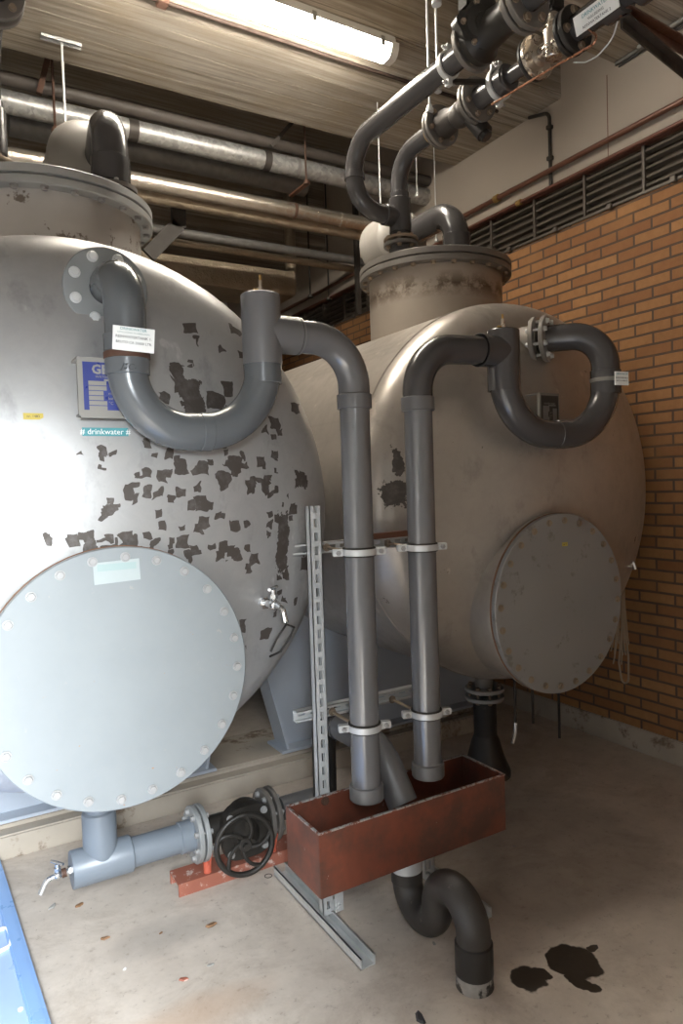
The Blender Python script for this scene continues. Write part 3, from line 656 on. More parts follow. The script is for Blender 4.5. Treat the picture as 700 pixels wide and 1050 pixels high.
for k in range(5):
    sp = []
    for q in range(9):
        f = q/8; an = 2*PI*k/5+.9*f; sp.append(wc+(u_*math.cos(an)+w_*math.sin(an))*(.018+.094*f)+a_*(.006*math.sin(f*PI)-.008*(1-f)))
    rim.tube(sp, [.010-.003*abs(math.sin(PI*q/8)) for q in range(9)], 10)
rim.cyl(wc-a_*.022, wc+a_*.01, .026, n=24, bev=.003)
rim = rim.build('handwheel', M['iron'], o)
MB().cyl(wc+a_*.008, wc+a_*.026, .011, n=6).cyl(wc-a_*.09, wc+a_*.012, .011, n=14).build('stem', M['iron'], o)
o = thing('floor_channel', 'red-painted chipped steel channel on the floor under the black valve', 'channel', (1.0, 2.70, 0))
a, b = V((.775, 2.705, 0)), V((1.30, 2.705, 0))
sec = [(2.645, 0), (2.645, .052), (2.765, .052), (2.765, 0), (2.757, 0), (2.757, .044), (2.653, .044), (2.653, 0)]
MB().prism(sec, .768, 1.30, lambda p, q, d: (d, p, q)).build('channel', M['redbase'], o, smooth=False)
MB().cyl((.895, YD-.03, .05), (.895, YD-.03, .11), .016, n=16).bar((.895, YD-.035, .095), (.895, YD-.065, .16), .05, .006, (1, 0, 0)).build('support_tab', M['redtab'], o)
MB().cyl((1.185, YD-.03, .05), (1.185, YD-.03, .11), .016, n=16).bar((1.185, YD-.035, .095), (1.185, YD-.065, .16), .05, .006, (1, 0, 0)).build('support_tab', M['redtab'], o)
def tap(name, label, base, d, mat, size=1., spoutd=(0, 0, -1)):
    """small bib tap: base point, outward direction d"""
    b = V(base); d = V(d).normalized(); s = size; up = V((0, 0, 1))
    o = thing(name, label, 'tap', b)
    MB().tube(fillet([b, b+d*.06*s, b+d*.10*s+V(spoutd)*.005*s, b+d*.115*s+V(spoutd)*.055*s], [.03*s, .03*s], 6), .0125*s, 14).cyl(b, b+d*.012*s, .022*s, n=6).sphere(b+d*.055*s, .019*s).build('body', mat, o)
    MB().cyl(b+d*.055*s, b+d*.055*s+up*.05*s, .0095*s, n=12).cyl(b+d*.055*s+up*.02*s, b+d*.055*s+up*.034*s, .015*s, n=6).build('spindle', mat, o)
    sd = d.cross(up).normalized()+d*.6; sd.normalize(); c = b+d*.055*s+up*.055*s
    MB().tube([c-sd*.036*s, c, c+sd*.036*s], [.006*s, .0075*s, .006*s], 10).build('handle', mat, o)
    return o
t = tap('tap', 'small chrome tap on the left end of the blue-grey drain pipe', (.385, YD, ZD), (-1, -.05, -.06), M['chrome'], .85, (-.2, 0, -1))
MB().cyl((.368, YD, ZD-.001), (.352, YD, ZD-.002), .0165, n=14).build('hemp_joint', M['rust'], t)
p = on_head(270, 618, TL); tap('tap', 'small chrome tap low on the right of the stained left tank', (p.x, p.y, p.z), (.25, -1, 0), M['chrome'], 1.0)
p = on_head(637, 577, TR)
p = V((3.0, 2.36, 1.175))
tap('tap', 'small bright tap on the right tank next to the brick wall', (p.x, p.y, p.z), (.5, -1, 0), M['chrome'], .95)
o = thing('twine_bundle', 'bundle of tan twine hanging beside the dark round cover near the brick wall', 'twine', (3.04, 2.30, .55))
q0 = V((2.99, 2.30, 1.15))
for k in range(14):
    a = random.uniform(-1, 1); L = random.uniform(.38, .52); sx = random.uniform(-.075, .05)
    pts = [q0+V((sx*.35, random.uniform(-.005, .005), 0)), q0+V((sx*.6, .01*a, -L*.5)), q0+V((sx+.015*a, .02*a, -L*.9)), q0+V((sx*1.3, .02*a, -L))]
    MB().tube(fillet(pts, [.3, .3], 4), .0035, 6).build('strand', M['string'], o)
lp = [q0+V((.0, 0, -.3)), q0+V((-.03, 0, -.5)), q0+V((-.02, -.01, -.60)), q0+V((.03, -.01, -.61)), q0+V((.045, 0, -.48)), q0+V((.015, 0, -.3))]
MB().tube(fillet(lp, [.05]*4, 5), .005, 8).build('loop', M['string'], o)

# ------------------------------------------------------------------ drain flange of the right tank, rods
o = thing('drain_riser', 'dark drain pipe with bolted flanges under the right tank', 'pipe', (2.52, 2.83, 0))
fx, fy, fz = 2.535, 2.83, .455
MB().cyl((fx, fy, .78), (fx, fy, fz), .05).build('nozzle', M['flange_dark'], o)
flange_pair(o, (fx, fy, fz+.018), (0, 0, 1), .105, M['flange_grey'], M['boltb'], 8, gap=.05, br=.012, ri=.045)
MB().cyl((fx, fy, fz-.04), (fx, fy, .10), .062).build('leg', M['black'], o)
MB().lathe([(.062, .22), (.075, .19), (.10, .10), (.13, .03), (.13, 0), (0, 0)], (fx, fy, .0), (0, 0, 1), 32).build('base', M['black'], o)
for x, yb_, yt_, lab in ((528, 745, 698, 'leftmost thin steel rod below the dark round cover'), (546, 742, 708, 'middle thin steel rod below the dark round cover'), (573, 757, 712, 'rightmost thin steel rod below the dark round cover')):
    q = onY(x, 700, 2.30)
    tag(MB().cyl((q.x, 2.30, 0), (q.x, 2.30, .86), .0075, n=10).build('steel_rod', M['darksteel']), lab, 'rod', 'thin rods under the right tank') if False else None
    dd = 2.62
    q = onY(x, (yb_+yt_)/2, dd); zb_ = onY(x, yb_, dd).z
    r_ = thing('steel_rod', lab, 'rod', (q.x, dd, zb_), 'thin rods under the right tank')
    MB().cyl((q.x, dd, zb_), (q.x, dd, .72), .007, n=10).build('shaft', M['darksteel'], r_)
    if x == 528: MB().tube(fillet([(q.x, dd, zb_+.02), (q.x-.01, dd-.005, zb_-.03), (q.x-.045, dd-.02, zb_-.075)], [.02], 4), .009, 8).build('hook', M['chrome'], r_)

# ------------------------------------------------------------------ vents on the tank necks
def vent(bx, by, dx, dc, r, label, ex=None):
    o = thing('vent_drum', label, 'vent', (bx, by, 2.735))
    MB().cyl((bx, by, 2.73), (bx, by, 2.747), .095, n=32).build('base_flange', M['flange_dark'], o)
    bolts(o, M['boltw'], circle((bx, by, 2.747), .08, (0, 0, 1), 6), (0, 0, 1), r=.009)
    X, Y, Z = dc
    MB().tube(fillet([(bx, by, 2.74), (bx, by, Z+.01), (X if ex is None else ex, Y+.03, Z)], [.15], 14), .066, 28).build('elbow', M['pvcR'], o)
    socket(o, (bx, by, 2.76), (bx, by, 2.86), .072, M['pvcR'])
    ax = V((dx, 1, 0)).normalized()
    MB().lathe([(0, 0), (r*.55, .005), (r*.85, .02), (r, .05), (r+.006, .06), (r+.006, .075), (r, .08), (r, .26), (r*.8, .30), (0, .31)], (X, Y, Z), ax, 48).build('drum', M['vent'], o)
    c = V((X, Y, Z))+ax*.16
    MB().box((c.x-.045, c.y-.04, Z+r-.02), (c.x+.045, c.y+.04, Z+r+.035), .004).build('top_stub', M['vent'], o)
ve = onZ(112, 187, 2.79)
vent(.652, 2.74, .0, (.655, 3.08, 3.02), .160, 'cream vent drum with dark elbow on the neck of the pale left tank', .70)
vent(2.395, 2.80, .03, (2.385, 3.20, 2.985), .165, 'cream vent drum with dark elbow on the neck of the brownish right tank')

# ------------------------------------------------------------------ inlet pipework on the necks
def bolted(parent, c, axis, r, t, mat, bm, nb=6, name='flange', br=.0105, ph=.3):
    c = V(c); a = V(axis).normalized()
    f = MB().lathe([(0, 0), (r-.003, 0), (r, .003), (r, t-.003), (r-.003, t), (0, t)], c-a*t/2, a, 36).build(name, mat, parent)
    for s in (-1, 1): bolts(f, bm, circle(c+a*s*t/2, r*.74, a, nb, ph), a*s, r=br, h=.012)
    return f
TX, TY, ZR = 2.118, 2.905, 3.238
def inlet(dx, full, label):
    x = TX+dx
    o = thing('inlet_pipe', label, 'pipe', (x, TY, 2.735))
    MB().cyl((x, TY, 2.73), (x, TY, 2.79), .06).cyl((x, TY, 2.81), (x, TY, 2.93), .05).build('nozzle', M['pvcR'], o)
    bolted(o, (x, TY, 2.80), (0, 0, 1), .088, .018, M['flange_dark'], M['boltb'], 6)
    bolted(o, (x, TY, 2.826), (0, 0, 1), .088, .014, M['boltb'], M['boltb'], 6)
    MB().cyl((x, TY, 2.86), (x, TY, 3.03), .056, n=28, bev=.003).build('tee', M['pvcR'], o)
    MB().tube(fillet([(x, TY, 2.98), (x, TY, ZR), (x, 2.56, ZR)], [.14], 14), .043, 24).build('riser_bend', M['pvcR'], o)
    socket(o, (x, TY, 3.03), (x, TY, 3.06), .048, M['pvcR'])
    return o
o = inlet(0, True, 'dark plastic inlet pipes rising from the neck of the right tank towards the ceiling')
X2 = 1.852; LDX = -1.858
MB().tube(fillet([(TX, TY, 2.935), (X2, TY, 2.945), (X2, TY, 3.245), (X2, 2.05, 3.245)], [.14, .14], 14), .045, 24).build('side_branch', M['pvcR'], o)
socket(o, (TX-.05, TY, 2.937), (TX-.10, TY, 2.938), .051, M['pvcR'])
socket(o, (X2, TY, 3.075), (X2, TY, 3.105), .051, M['pvcR'])
MB().cyl((X2, 1.84, 3.245), (X2, 1.2, 3.245), .045, n=24).build('side_run', M['pvcR'], o)
MB().cyl((TX, 2.30, ZR), (TX, 2.12, ZR), .048, n=24).cyl((TX, 2.13, ZR), (TX, 2.00, ZR), .030, n=20).lathe([(.045, 0), (.056, .01), (.056, .09), (.045, .1)], (TX, 2.22, ZR), (0, -1, 0), 28).build('reducer', M['pvcR'], o)
MB().cyl((TX, 1.82, ZR), (TX, 1.1, ZR), .048, n=24).lathe([(.05, 0), (.062, .005), (.062, .08), (.05, .085)], (TX, 1.66, ZR), (0, -1, 0), 28).lathe([(.05, 0), (.07, .005), (.07, .06), (.05, .065)], (TX, 1.53, ZR), (0, -1, 0), 28).build('run', M['pvcR'], o)
lc = onX(611, 13, TX-.06)
lb = MB().bar((TX-.062, lc.y+.09, lc.z), (TX-.062, lc.y-.09, lc.z), .003, .062, (-.3, 0, 1)).build('label_plate', M['white'], o, smooth=False)
for tx, sz, dz, mt in (('DRINKWATER', .017, .014, M['teal']), ('VULLEIDING', .012, -.003, M['ink']), ('REINWATERTANK 2', .013, -.019, M['ink'])):
    lettering(tx, sz, (TX-.0645-.3*dz, lc.y, lc.z+dz), (0, -1, 0), (-.3, 0, 1), mt, lb)
ol = inlet(LDX, False, 'dark plastic inlet pipe rising from the neck of the left tank at the photo edge')
MB().cyl((TX+LDX, 2.58, ZR), (TX+LDX, 1.3, ZR), .043, n=20).build('run', M['pvcR'], ol)
for yy in (2.59, 2.545, 2.32): bolted(ol, (TX+LDX, yy, ZR), (0, -1, 0), .094, .02, M['flange_dark'], M['boltb'], 6)

# check valve between flanges
o = thing('check_valve', 'dark flanged valve with knob below, nearest the right tank on the lower run', 'valve', (TX, 2.44, 3.14))
bolted(o, (TX, 2.585, ZR), (0, -1, 0), .094, .016, M['flange_dark'], M['boltb'], 6); bolted(o, (TX, 2.562, ZR), (0, -1, 0), .094, .020, M['flange_dark'], M['boltb'], 6)
bolted(o, (TX, 2.335, ZR), (0, -1, 0), .094, .020, M['flange_dark'], M['boltb'], 6); bolted(o, (TX, 2.310, ZR), (0, -1, 0), .094, .016, M['flange_dark'], M['boltb'], 6)
MB().lathe([(.062, 0), (.055, .05), (.042, .09), (.046, .13), (.055, .17), (.06, .2)], (TX, 2.55, ZR), (0, -1, 0), 28).sphere((TX, 2.43, ZR-.01), .055).build('body', M['darksteel'], o)
MB().cyl((TX+.02, 2.38, ZR-.04), (TX+.05, 2.33, ZR-.125), .038).cyl((TX+.045, 2.335, ZR-.12), (TX+.055, 2.32, ZR-.145), .028, n=8, bev=.004).build('knob', M['black'], o)
for yy in (2.64,): MB().ring((TX, yy, ZR), (TX, yy-.02, ZR), .050, .043).build('hose_clip', M['brass'], o)
# solenoid valve
o = thing('solenoid_valve', 'shiny flanged valve with black upright coil on the lower run', 'valve', (TX, 1.89, 3.16))
bolted(o, (TX, 1.995, ZR), (0, -1, 0), .083, .014, M['black'], M['boltb'], 4); bolted(o, (TX, 1.975, ZR), (0, -1, 0), .083, .018, M['nickel'], M['nickel'], 4, br=.013)
bolted(o, (TX, 1.815, ZR), (0, -1, 0), .083, .018, M['black'], M['boltb'], 4); bolted(o, (TX, 1.79, ZR), (0, -1, 0), .083, .022, M['black'], M['boltb'], 4, br=.013)
MB().lathe([(.05, 0), (.028, .02), (.03, .06), (.03, .1), (.028, .14), (.05, .16)], (TX, 1.975, ZR), (0, -1, 0), 28).cyl((TX, 1.895, ZR-.05), (TX, 1.895, ZR+.06), .034, n=28, bev=.004).cyl((TX, 1.895, ZR+.05), (TX, 1.895, ZR+.12), .022).cyl((TX, 1.895, ZR+.085), (TX, 1.895, ZR+.105), .032, n=6).build('body', M['nickel'], o)
MB().box((TX-.038, 1.86, ZR+.115), (TX+.038, 1.93, ZR+.25), .012).cyl((TX, 1.895, ZR+.24), (TX, 1.895, ZR+.27), .02).build('coil', M['black'], o)
# butterfly valve on the upper/left run
o = thing('butterfly_valve', 'black gear-operated valve with round flanges on the upper left run', 'valve', (X2, 1.93, 3.12))
ZQ = 3.245
bolted(o, (X2, 2.045, ZQ), (0, -1, 0), .098, .022, M['flange_dark'], M['boltb'], 6); bolted(o, (X2, 1.795, ZQ), (0, -1, 0), .098, .022, M['flange_dark'], M['boltb'], 6, br=.014)
bolted(o, (X2, 1.765, ZQ), (0, -1, 0), .098, .022, M['flange_dark'], M['boltb'], 6, br=.014)
MB().lathe([(.085, 0), (.088, .03), (.065, .06), (.058, .15), (.065, .2), (.08, .22)], (X2, 2.03, ZQ), (0, -1, 0), 32).build('body', M['iron'], o)
gc = onX(490, 26, X2-.03); ga = V((-.35, -.85, -.25)).normalized()
pl = [(.078+.010*math.cos(3*t)+.006*math.cos(7*t+1)) for t in [2*PI*k/60 for k in range(60)]]
_, gu, gw = basis(ga)
q = MB().prism([(r_*math.cos(2*PI*k/60), r_*math.sin(2*PI*k/60)) for k, r_ in enumerate(pl)], -.035, .03, lambda p_, q_, d: gc+gu*p_+gw*q_+ga*d)
q.lathe([(.06, .03), (.055, .045), (.03, .05), (.026, .062), (0, .062)], gc, ga, 28)
q.box((gc.x-.06, gc.y-.02, gc.z+.04), (gc.x+.005, gc.y+.05, gc.z+.16), .012)
q = q.build('gearbox', M['iron'], o)
bolts(q, M['boltb'], circle(gc+ga*.03, .066, ga, 5), ga, r=.009)
MB().cyl((X2-.05, 1.95, gc.z+.15), (X2-.05, 1.95, gc.z+.19), .045, n=28, bev=.006).build('indicator', M['black'], o)
# clamps and hangers of the runs
def rod(x, y, z0, z1, label, r=.005, mat='zinc', grp='ceiling hanger rods', foot=True):
    o = thing('hanger_rod', label, 'rod', (x, y, z0), grp)
    MB().cyl((x, y, z0), (x, y, z1), r, n=8).build('shaft', M[mat], o)
    if foot: MB().cyl((x, y, z0+.004), (x, y, z0+.018), r*2.3, n=6).cyl((x, y, z0-.012), (x, y, z0+.004), r*3.2, n=12).build('nut', M[mat], o)
    return o
def small_clamp(x, y, z, r, label, zr):
    o = thing('pipe_clamp', label, 'clamp', (x, y, z), 'pipe clamps on the overhead runs')
    MB().ring((x, y+.012, z), (x, y-.012, z), r+.008, r, 32, .002).build('band', M['zinc'], o)
    for s in (-1, 1):
        e_ = MB().box((x-.012, y-.012, z+s*(r+.02)-.014), (x+.012, y+.012, z+s*(r+.02)+.014), .002).build('ear', M['zinc'], o)
        MB().cyl((x-.03, y, z+s*(r+.022)), (x+.03, y, z+s*(r+.022)), .005, n=8).bolt((x-.012, y, z+s*(r+.022)), (-1, 0, 0), .009, .01, False).build('screw', M['boltw'], e_)
    return o
small_clamp(X2, 2.19, ZQ, .046, 'zinc clamp on the upper left run beside the black geared valve', 3.9)
small_clamp(TX, 2.185, ZR, .057, 'zinc clamp on the lower run between flange and thin pipe', 3.9)
o = thing('cross_channel', 'thin steel channel spanning between the two overhead runs', 'channel', (2.0, 2.2, 3.2))
channel('channel', (X2+.02, 2.205, ZR-.035), (TX-.03, 2.205, ZR+.02), .02, .015, (0, 0, -1), M['darksteel'], o, False)
p = onY(439, 60, 2.55); rod(p.x, 2.55, 3.29, 3.93 if False else ZS, 'bright rod hanging before the lamp end, left of the pair', .0055)
p = onY(448, 60, 2.45); rod(p.x, 2.45, onY(450, 92, 2.45).z, 3.92, 'bright rod hanging before the lamp end, right of the pair', .005)
p = onX(504, 70, TX); rod(TX, p.y, ZR+.06, 3.92, 'rod holding the clamp on the lower run', .005)
p = onX(464, 8, X2); rod(X2-.08, p.y, ZQ+.20, 3.92, 'short rod above the black geared valve', .006)
p = onY(389, 180, 3.6); rod(p.x, 3.6, onY(389, 212, 3.6).z, 3.93, 'thin rod hanging behind the curved inlet pipe', .004)
p = onY(427, 180, 3.8); rod(p.x, 3.8, onY(427, 200, 3.8).z, 3.93, 'thin rod hanging between inlet riser and vent elbow', .004)
p = onY(446, 200, 3.9); rod(p.x, 3.9, onY(446, 246, 3.9).z, 3.93, 'thin rod hanging close to the pale wall panel', .004)
tag(MB().tube(fillet([onX(x, y, TX-.03) for x, y in ((504, 107), (565, 70), (609, 45), (612, 37), (603, 30))], [.0, .025, .02], 5), .0042, 10).build('copper_line', M['copper']), 'thin bright copper tube running below the lower run', 'tube')
w0 = [onX(x, y, TX-.03) for x, y in ((633, 22), (628, 40), (612, 58), (600, 64), (588, 64))]
tag(MB().tube(fillet(w0, [.06, .06, .06], 5), .0028, 6).build('sensor_wire', M['zinc']), 'thin grey wire looping below the labelled pipe', 'wire')
# wall bracket top right
o = thing('wall_bracket', 'dark steel angle bracket from the brick wall side to the overhead pipes, top right', 'bracket', (XW, 1.62, 3.1))
a0 = onX(640, 8, TX); a1 = onX(700, 42, 2.62); dv = (a1-a0); end = a0+dv*((XW-.004-a0.x)/dv.x)
MB().bar(a0, end, .04, .006).bar(a0+V((0, .017, -.017)), end+V((0, .017, -.017)), .006, .04).build('arm', M['rail_brown'], o)
a0 = onX(640, 17, TX); a1 = onX(700, 67, 2.6); dv = (a1-a0); end = a0+dv*((XW-.004-a0.x)/dv.x)
MB().bar(a0, end, .034, .006).bar(a0+V((0, .014, -.014)), end+V((0, .014, -.014)), .006, .034).build('brace', M['darksteel'], o)

# ------------------------------------------------------------------ right wall fittings
o = thing('wall_louver', 'long dark slatted grille band above the brick wall', 'grille', (XW, 3.0, 3.15))
L0, L1 = -1.0, 8.4
MB().box((XW-.02, L0, 3.405), (XW+.02, L1, 3.428), .002).build('top_trim', M['rail_edge'], o)
MB().box((XW-.012, L0, 3.142), (XW+.06, L1, 3.158), .002).build('bottom_trim', M['louver'], o)
for k in range(5):
    z = 3.185+k*.047
    MB().bar((XW+.02, L0, z), (XW+.02, L1, z), .030, .016, (.3, 0, 1)).build('slat', M['louver'], o)
yy = onX(660, 150, XW).y; st = .46
k = 0
ys = [onX(x, y, XW).y for x, y in ((660, 170), (601, 205), (548, 228), (504, 245))]
step = (ys[-1]-ys[0])/3
for k in range(-1, 14):
    y = ys[0]+step*k
    MB().box((XW-.008, y-.008, 3.15), (XW+.075, y+.008, 3.41)).build('divider', M['louver'], o)
    MB().box((XW-.03, y+.2, 3.135), (XW, y+.23, 3.165), .003).build('clip', M['louver'], o)
def wallpipe(name, z, r, x, label, mat, couplers):
    o = thing(name, label, 'pipe', (x, 3, z))
    MB().cyl((x, -1.2, z), (x, 8.5, z), r, n=16).build('tube', mat, o)
    for px, py in couplers:
        q = onX(px, py, x)
        c = MB().ring((x, q.y+.02, z), (x, q.y-.02, z), r+.008, r*.9, 16).build('coupler', M['brass'] if py < 215 else M['galv_dark'], o)
        MB().cyl((x, q.y, z), (XW, q.y, z), .006, n=8).build('standoff', M['darksteel'], c)
wallpipe('wall_pipe', 3.512, .0165, XW-.045, 'upper red-brown pipe along the pale wall band', M['rail_brown'], [(509, 206)])
wallpipe('wall_pipe', 3.412, .011, XW-.04, 'thinner red-brown pipe along the top of the slatted grille', M['rail_edge'], [(532, 209)])
o = thing('conduit', 'dark vertical conduit on the pale wall panel below the beam', 'conduit', (XW, 3.2, 3.4))
c0, c1 = onX(563, 118, XW-.02), onX(567, 186, XW-.02)
MB().tube(fillet([(XW-.03, c0.y+.16, 3.92), (XW-.02, c0.y, 3.88), (XW-.02, c0.y, 3.43)], [.05], 6), .011, 12).build('tube', M['darksteel'], o)
for z in (3.79, 3.60): MB().box((XW-.036, c0.y-.018, z-.012), (XW-.004, c0.y+.018, z+.012), .003).build('saddle_clip', M['darksteel'], o)
q0, q1 = onX(633, 67, XW-.03), onX(672, 46, XW-.03)
o = thing('cable_trunking', 'dark steel trunking under the near beam at the pale wall', 'trunking', (XW-.03, 2.3, 3.88))
channel('trunking', (XW-.03, 2.62, 3.914), (XW-.03, 1.4, 3.914), .036, .02, (0, 0, -1), M['galv_dark'], o, False)
MB().cyl((XW-.075, 2.45, 3.895), (XW-.075, 1.4, 3.895), .012, n=12).build('conduit', M['galv_dark'], o)
tag(MB().box((XW-.0066, onX(623, 100, XW).y-.002, 3.43), (XW-.004, onX(623, 100, XW).y+.002, 3.9)).build('panel_joint', M['rail_edge']), 'thin red-brown joint line between two pale wall panels', 'joint')
# ------------------------------------------------------------------ lamp and conduit under the beam
zl = 3.855
le = onZ(402, 58, zl); LY = le.y; LX1 = le.x; LX0 = LX1-1.62
o = thing('ceiling_lamp', 'lit fluorescent lamp under the concrete beam', 'lamp', (LX1-.8, LY, zl))
MB().box((LX0, LY-.062, zl+.01), (LX1-.01, LY+.062, 3.926), .012).build('housing', M['lamp_body'], o)
ds = [(-.062, .022), (-.058, -.008), (-.045, -.032), (-.025, -.045), (.025, -.045), (.045, -.032), (.058, -.008), (.062, .022)]
MB().prism(ds, LX0+.02, LX1-.045, lambda p, q, d: (d, LY+p, zl+.01+q)).build('diffuser', M['lamp'], o)
for x0, x1 in ((LX1-.045, LX1), (LX0, LX0+.02)):
    MB().prism([(a*1.06, b*1.06) for a, b in ds], x0, x1, lambda p, q, d: (d, LY+p, zl+.01+q)).build('end_cap', M['cap'], o)
for k in range(4):
    x = LX1-.10-k*.40
    for s in (-1, 1): MB().box((x-.012, LY+s*.06-.006, zl-.002), (x+.012, LY+s*.06+.006, zl+.045), .002).build('clip', M['lamp_clip'], o)
q = onZ(297, 45, 3.915)
o = thing('ceiling_conduit', 'thin red-brown conduit along the beam underside beside the lamp', 'conduit', (1.5, q.y, 3.91))
MB().cyl((-.9, q.y, 3.918), (3.2, q.y, 3.918), .010, n=12).build('tube', M['lamp_conduit'], o)
qq = onZ(166, 1, 3.915)
MB().box((qq.x-.02, q.y-.03, 3.90), (qq.x+.03, q.y+.03, 3.932), .003).build('clip', M['rust'], o)

# ------------------------------------------------------------------ ceiling pipes in the far bay
def line_pipe(name, x0, x1, p0, p1, Y, r, mat, label, cat='pipe', bands=()):
    """pipe along X; p0 on-picture centre gives its height at Y"""
    z = (onY(*p0, Y).z+onY(*p1, Y).z)/2
    o = thing(name, label, cat, ((x0+x1)/2, Y, z))
    MB().lathe([(0, 0), (r-.003, 0), (r, .003), (r, x1-x0-.003), (r-.003, x1-x0), (0, x1-x0)], (x0, Y, z), (1, 0, 0), 32).build('tube', mat, o)
    for px, py, w_, m in bands:
        x = onY(px, py, Y).x
        MB().ring((x-w_/2, Y, z), (x+w_/2, Y, z), r+.004, r-.004, 32, .001).build('band', m, o)
    return o, z
A, za = line_pipe('overhead_pipe', -1.0, XW-.006, (180, 144.5), (300, 170.5), 4.40, .063, M['galv'], 'uppermost galvanised overhead pipe, with dark bands', bands=[(135, 125, .06, M['darksteel']), (272, 158, .05, M['darksteel']), (303, 165, .025, M['galv_dark'])])
B, zb2 = line_pipe('overhead_pipe', onY(8, 122, 4.72).x, onY(313, 203, 4.72).x, (150, 154), (250, 179), 4.72, .077, M['galv_dark'], 'dull grey overhead pipe with capped end, middle one behind the neck')
C, zc = line_pipe('overhead_pipe', -1.0, XW-.006, (200, 196), (300, 216.5), 4.47, .052, M['foil'], 'shiny foil-wrapped overhead pipe below the galvanised ones', bands=[(301, 216, .02, M['rust']), (348, 227, .02, M['foil'])])
D, zd = line_pipe('overhead_pipe', -1.0, XW-.006, (200, 208), (300, 229), 4.56, .045, M['foilb'], 'brownish overhead pipe directly under the shiny foil-wrapped one')
E_, ze = line_pipe('overhead_pipe', -1.0, XW-.006, (215, 242), (290, 257), 5.3, .035, M['galv_dark'], 'upper of two thin dull pipes below the foil-wrapped pipe')
F_, zf = line_pipe('overhead_pipe', -1.0, XW-.006, (215, 252), (290, 267), 5.2, .028, M['foilb'], 'lower of two thin dull pipes below the foil-wrapped pipe')
G_, zg = line_pipe('overhead_pipe', -1.0, XW-.006, (180, 124), (300, 151), 4.36, .038, M['shadepipe'], 'steel pipe coloured dark for shade, lying along the top of the uppermost galvanised pipe')
o = thing('air_duct', 'foil-clad box duct low in the dark bay behind the tanks', 'duct', (1.7, 5.6, 3.0))
dz = onY(230, 282, 5.55).z
MB().box((.4, 5.55, dz-.10), (onY(303, 290, 5.55).x, 6.0, dz+.11), .01).build('casing', M['foilb'], o)
MB().tube(fillet([(onY(303, 290, 5.55).x-.05, 5.75, dz), (onY(309, 285, 5.55).x, 5.75, dz), (onY(309, 285, 5.55).x, 5.75, ZS-.002)], [.08], 6), .05, 16).build('riser', M['foilb'], o)
o = thing('duct_hanger', 'bent flat steel hanger behind the left tank neck', 'hanger', (1.2, 4.9, 3.2))
hp = [onY(x, y, 4.75) for x, y in ((183, 212), (183, 233), (152, 262))]
MB().bar(hp[0]+V((0, 0, .16)), hp[1], .10, .03, (0, 1, 0)).bar(hp[1]+V((0, 0, .02)), hp[2], .10, .03, (0, 1, 0)).build('strap', M['strap'], o)
# hanger with little channel at the beam underside, left
p = onZ(63, 41, 3.925)
o = thing('hanger_rod', 'bright rod with short cross channel on the beam above the left tank', 'rod', (p.x, p.y, 3.2), 'ceiling hanger rods')
a_, b_ = onZ(42, 34, 3.925), onZ(84, 45, 3.925)
channel('cross_bar', (a_.x, p.y, 3.928), (b_.x, p.y, 3.928), .035, .02, (0, 0, -1), M['zinc'], o, False)
MB().cyl((p.x, p.y, 3.25), (p.x, p.y, 3.92), .006, n=8).build('shaft', M['zinc'], o)
p = onY(55, 100, 4.28); rod(p.x, 4.28, za-.16, ZS, 'rusty rod left of the bright rod above the left tank', .007, 'rust')
p = onY(313, 160, 4.26); r_ = rod(p.x, 4.26, onY(313, 187, 4.26).z, ZS, 'rusty rod with red angle beside the capped grey pipe', .006, 'rust')
q1, q2 = onY(298, 201, 4.5), onY(316, 187, 4.26)
MB().bar(q1, q2, .03, .012).build('angle', M['rail_brown'], r_)
p0, p1 = onY(49, 59, 4.3), onY(40, 96, 4.3)
tag(MB().bar(p0+(p0-p1)*((ZS-p0.z)/(p0.z-p1.z)), p1, .03, .03).build('steel_brace', M['rust']), 'rusty slanting brace from the ceiling to the overhead pipes at left', 'brace')
p0, p1 = onY(298, 127, 4.3), onY(278, 150, 4.3)
tag(MB().bar(p0+(p0-p1)*((ZS-p0.z)/(p0.z-p1.z)), p1, .025, .025).build('steel_brace', M['darksteel']), 'dark slanting brace behind the beam above the capped grey pipe', 'brace')
for px, pa, pb, lab in ((318, 232, 304, 'thin dark rod in the far bay, left of two above the grille'), (337, 240, 307, 'thin dark rod in the far bay, right of two above the grille')):
    q = onY(px, pb, 5.9); rod(q.x, 5.9, q.z, 3.93 if False else ZS, lab, .008, 'darksteel')
q = onY(368, 290, 4.9); 
tag(MB().box((q.x-.02, 4.9, 3.0), (q.x+.02, 4.94, ZS), .003).build('steel_strut', M['darksteel']), 'dark upright strut left of the right tank neck', 'strut')

# ------------------------------------------------------------------ blue panel on the floor, bits on the floor
o = thing('sheet_panel', 'blue framed sheet-metal panel lying on the floor at lower left', 'panel', (-.3, 2.2, 0))
e0, e1 = onZ(0, 880, .045), onZ(53, 1050, .045); ed = (e0-e1).normalized(); sd = V((-ed.y, ed.x, 0))
far = e0+ed*.02; near = e1-ed*1.2
def strip(a, b, s0, s1, z0, z1):
    pa, pb = a+sd*s0, b+sd*s0; pc, pd = b+sd*s1, a+sd*s1
    return [(pa.x, pa.y), (pb.x, pb.y), (pc.x, pc.y), (pd.x, pd.y)], z0, z1
f3 = lambda p, q, d: (p, q, d)
q = MB()
for s0, s1, z1 in ((0, .012, .040), (.012, .045, .045), (.045, .052, .040)): q.prism(*strip(far, near, s0, s1, .004, z1), f3)
for s0, s1, z1 in ((.75, .757, .040), (.757, .79, .045), (.79, .80, .040)): q.prism(*strip(far, near, s0, s1, .004, z1), f3)
q.prism(*strip(far, far-ed*.045, .045, .76, .004, .045), f3); q.prism(*strip(near, near+ed*.045, .045, .76, .004, .045), f3)
q.build('frame', M['sheet_edge'], o, smooth=False)
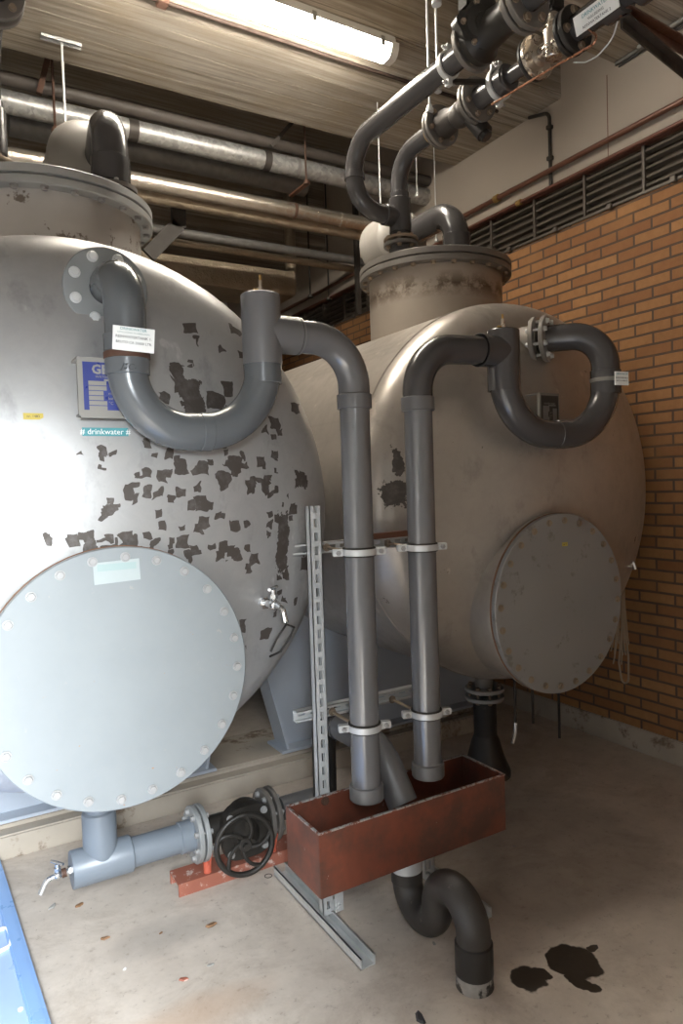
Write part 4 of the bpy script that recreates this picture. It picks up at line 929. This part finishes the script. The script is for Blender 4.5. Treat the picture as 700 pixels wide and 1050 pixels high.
MB().prism(*strip(far-ed*.01, near+ed*.01, .02, .78, .0, .030), f3).build('sheet', M['sheet'], o, smooth=False)
h = onZ(2, 966, .033); hp = [h+ed*a+sd*b+V((0, 0, .003)) for a, b in ((.075, -.018), (.055, -.026), (0, -.030), (-.045, -.018), (-.06, .03), (-.045, .07), (0, .08), (.06, .075), (.085, .03))]
MB().tube(hp+[hp[0]], .007, 8).build('handle_ring', M['white'], o)
for x, y in ((21, 1035), (31, 1042)):
    h = onZ(x, y, .031); MB().cyl((h.x, h.y, .029), (h.x, h.y, .0335), .008, n=14).build('rivet', M['white'], o)
BITS = [(81, 929, 'curled brown leaf scrap on the floor below the drain pipe', 'leaf', .02), (107, 963, 'brown leaf scrap by the grey floor stain', 'leaf', .022), (217, 949, 'largest brown leaf scrap on the floor before the red channel', 'leaf', .026), (188, 1005, 'rust-coloured chip on the floor, nearest the photo bottom', 'redbase', .018), (165, 957, 'small brown crumb beside the grey floor stain', 'leaf', .012), (53, 931, 'grey leaf scrap near the blue panel', 'grit', .022), (216, 990, 'pale pebble on the floor before the rack foot', 'grit', .014), (432, 1046, 'dark scrap on the floor at the bottom photo edge', 'ink', .03), (445, 968, 'white grit speck between rack foot and black trap', 'grit', .012), (527, 868, 'pale grit speck in the shade right of the trough', 'grit', .012), (128, 994, 'pale grit speck on the floor beside the rust mark', 'white', .010)]
for x, y, lab, m, s in BITS:
    p = onZ(x, y, 0); b = MB(); n = 8; bm = b.bm
    an = random.random()*6; ring = []
    for k in range(n):
        t = 2*PI*k/n; r_ = s*random.uniform(.6, 1.1); u = math.cos(t)*r_; v = math.sin(t)*r_*.5
        ring.append((p.x+u*math.cos(an)-v*math.sin(an), p.y+u*math.sin(an)+v*math.cos(an), .0005+abs(u)*.25*random.uniform(.3, 1)))
    lo = [bm.verts.new(q) for q in ring]; hi = [bm.verts.new((q[0]*.75+p.x*.25, q[1]*.75+p.y*.25, q[2]+s*.22)) for q in ring]
    bm.faces.new(lo); bm.faces.new(hi)
    for k in range(n): bm.faces.new((lo[k], lo[(k+1) % n], hi[(k+1) % n], hi[k]))
    tag(b.build('floor_scrap', M[m]), lab, 'scrap', 'scraps on the floor')
c = onZ(275, 898, .001); q = MB()
q.ring((c.x, c.y, 0), (c.x, c.y, .0012), .016, .013, 20, .0002)
tag(q.build('chalk_mark', M['darksteel']), 'small drawn ring mark on the floor beside the rack foot', 'mark')

# ------------------------------------------------------------------ light
def area(name, loc, rot, sx, sy, e, col):
    l = bpy.data.lights.new(name, 'AREA'); l.shape = 'RECTANGLE'; l.size = sx; l.size_y = sy; l.energy = e; l.color = col
    o = bpy.data.objects.new(name, l); COL.objects.link(o); o.location = loc; o.rotation_euler = rot; return o
area('doorway_daylight', (-.33, -1.6, 2.95), (PI/2-.5, 0, 0), 1.3, 2.4, 1560, (.88, .95, 1.0))
wd = bpy.data.worlds.new('world'); SC.world = wd; wd.use_nodes = True
bg = wd.node_tree.nodes['Background']
sk = wd.node_tree.nodes.new('ShaderNodeTexSky'); sk.sky_type = 'NISHITA'; sk.sun_disc = False; sk.sun_elevation = math.radians(40)
wd.node_tree.links.new(sk.outputs[0], bg.inputs[0]); bg.inputs[1].default_value = .12
SC.view_settings.view_transform = 'Standard'; SC.view_settings.look = 'None'; SC.view_settings.gamma = 1; SC.view_settings.use_curve_mapping = False
SC.view_settings.exposure = 0.0
SC.cycles.use_denoising = True
SC.cycles.max_bounces = 8
SC.cycles.sample_clamp_indirect = 6
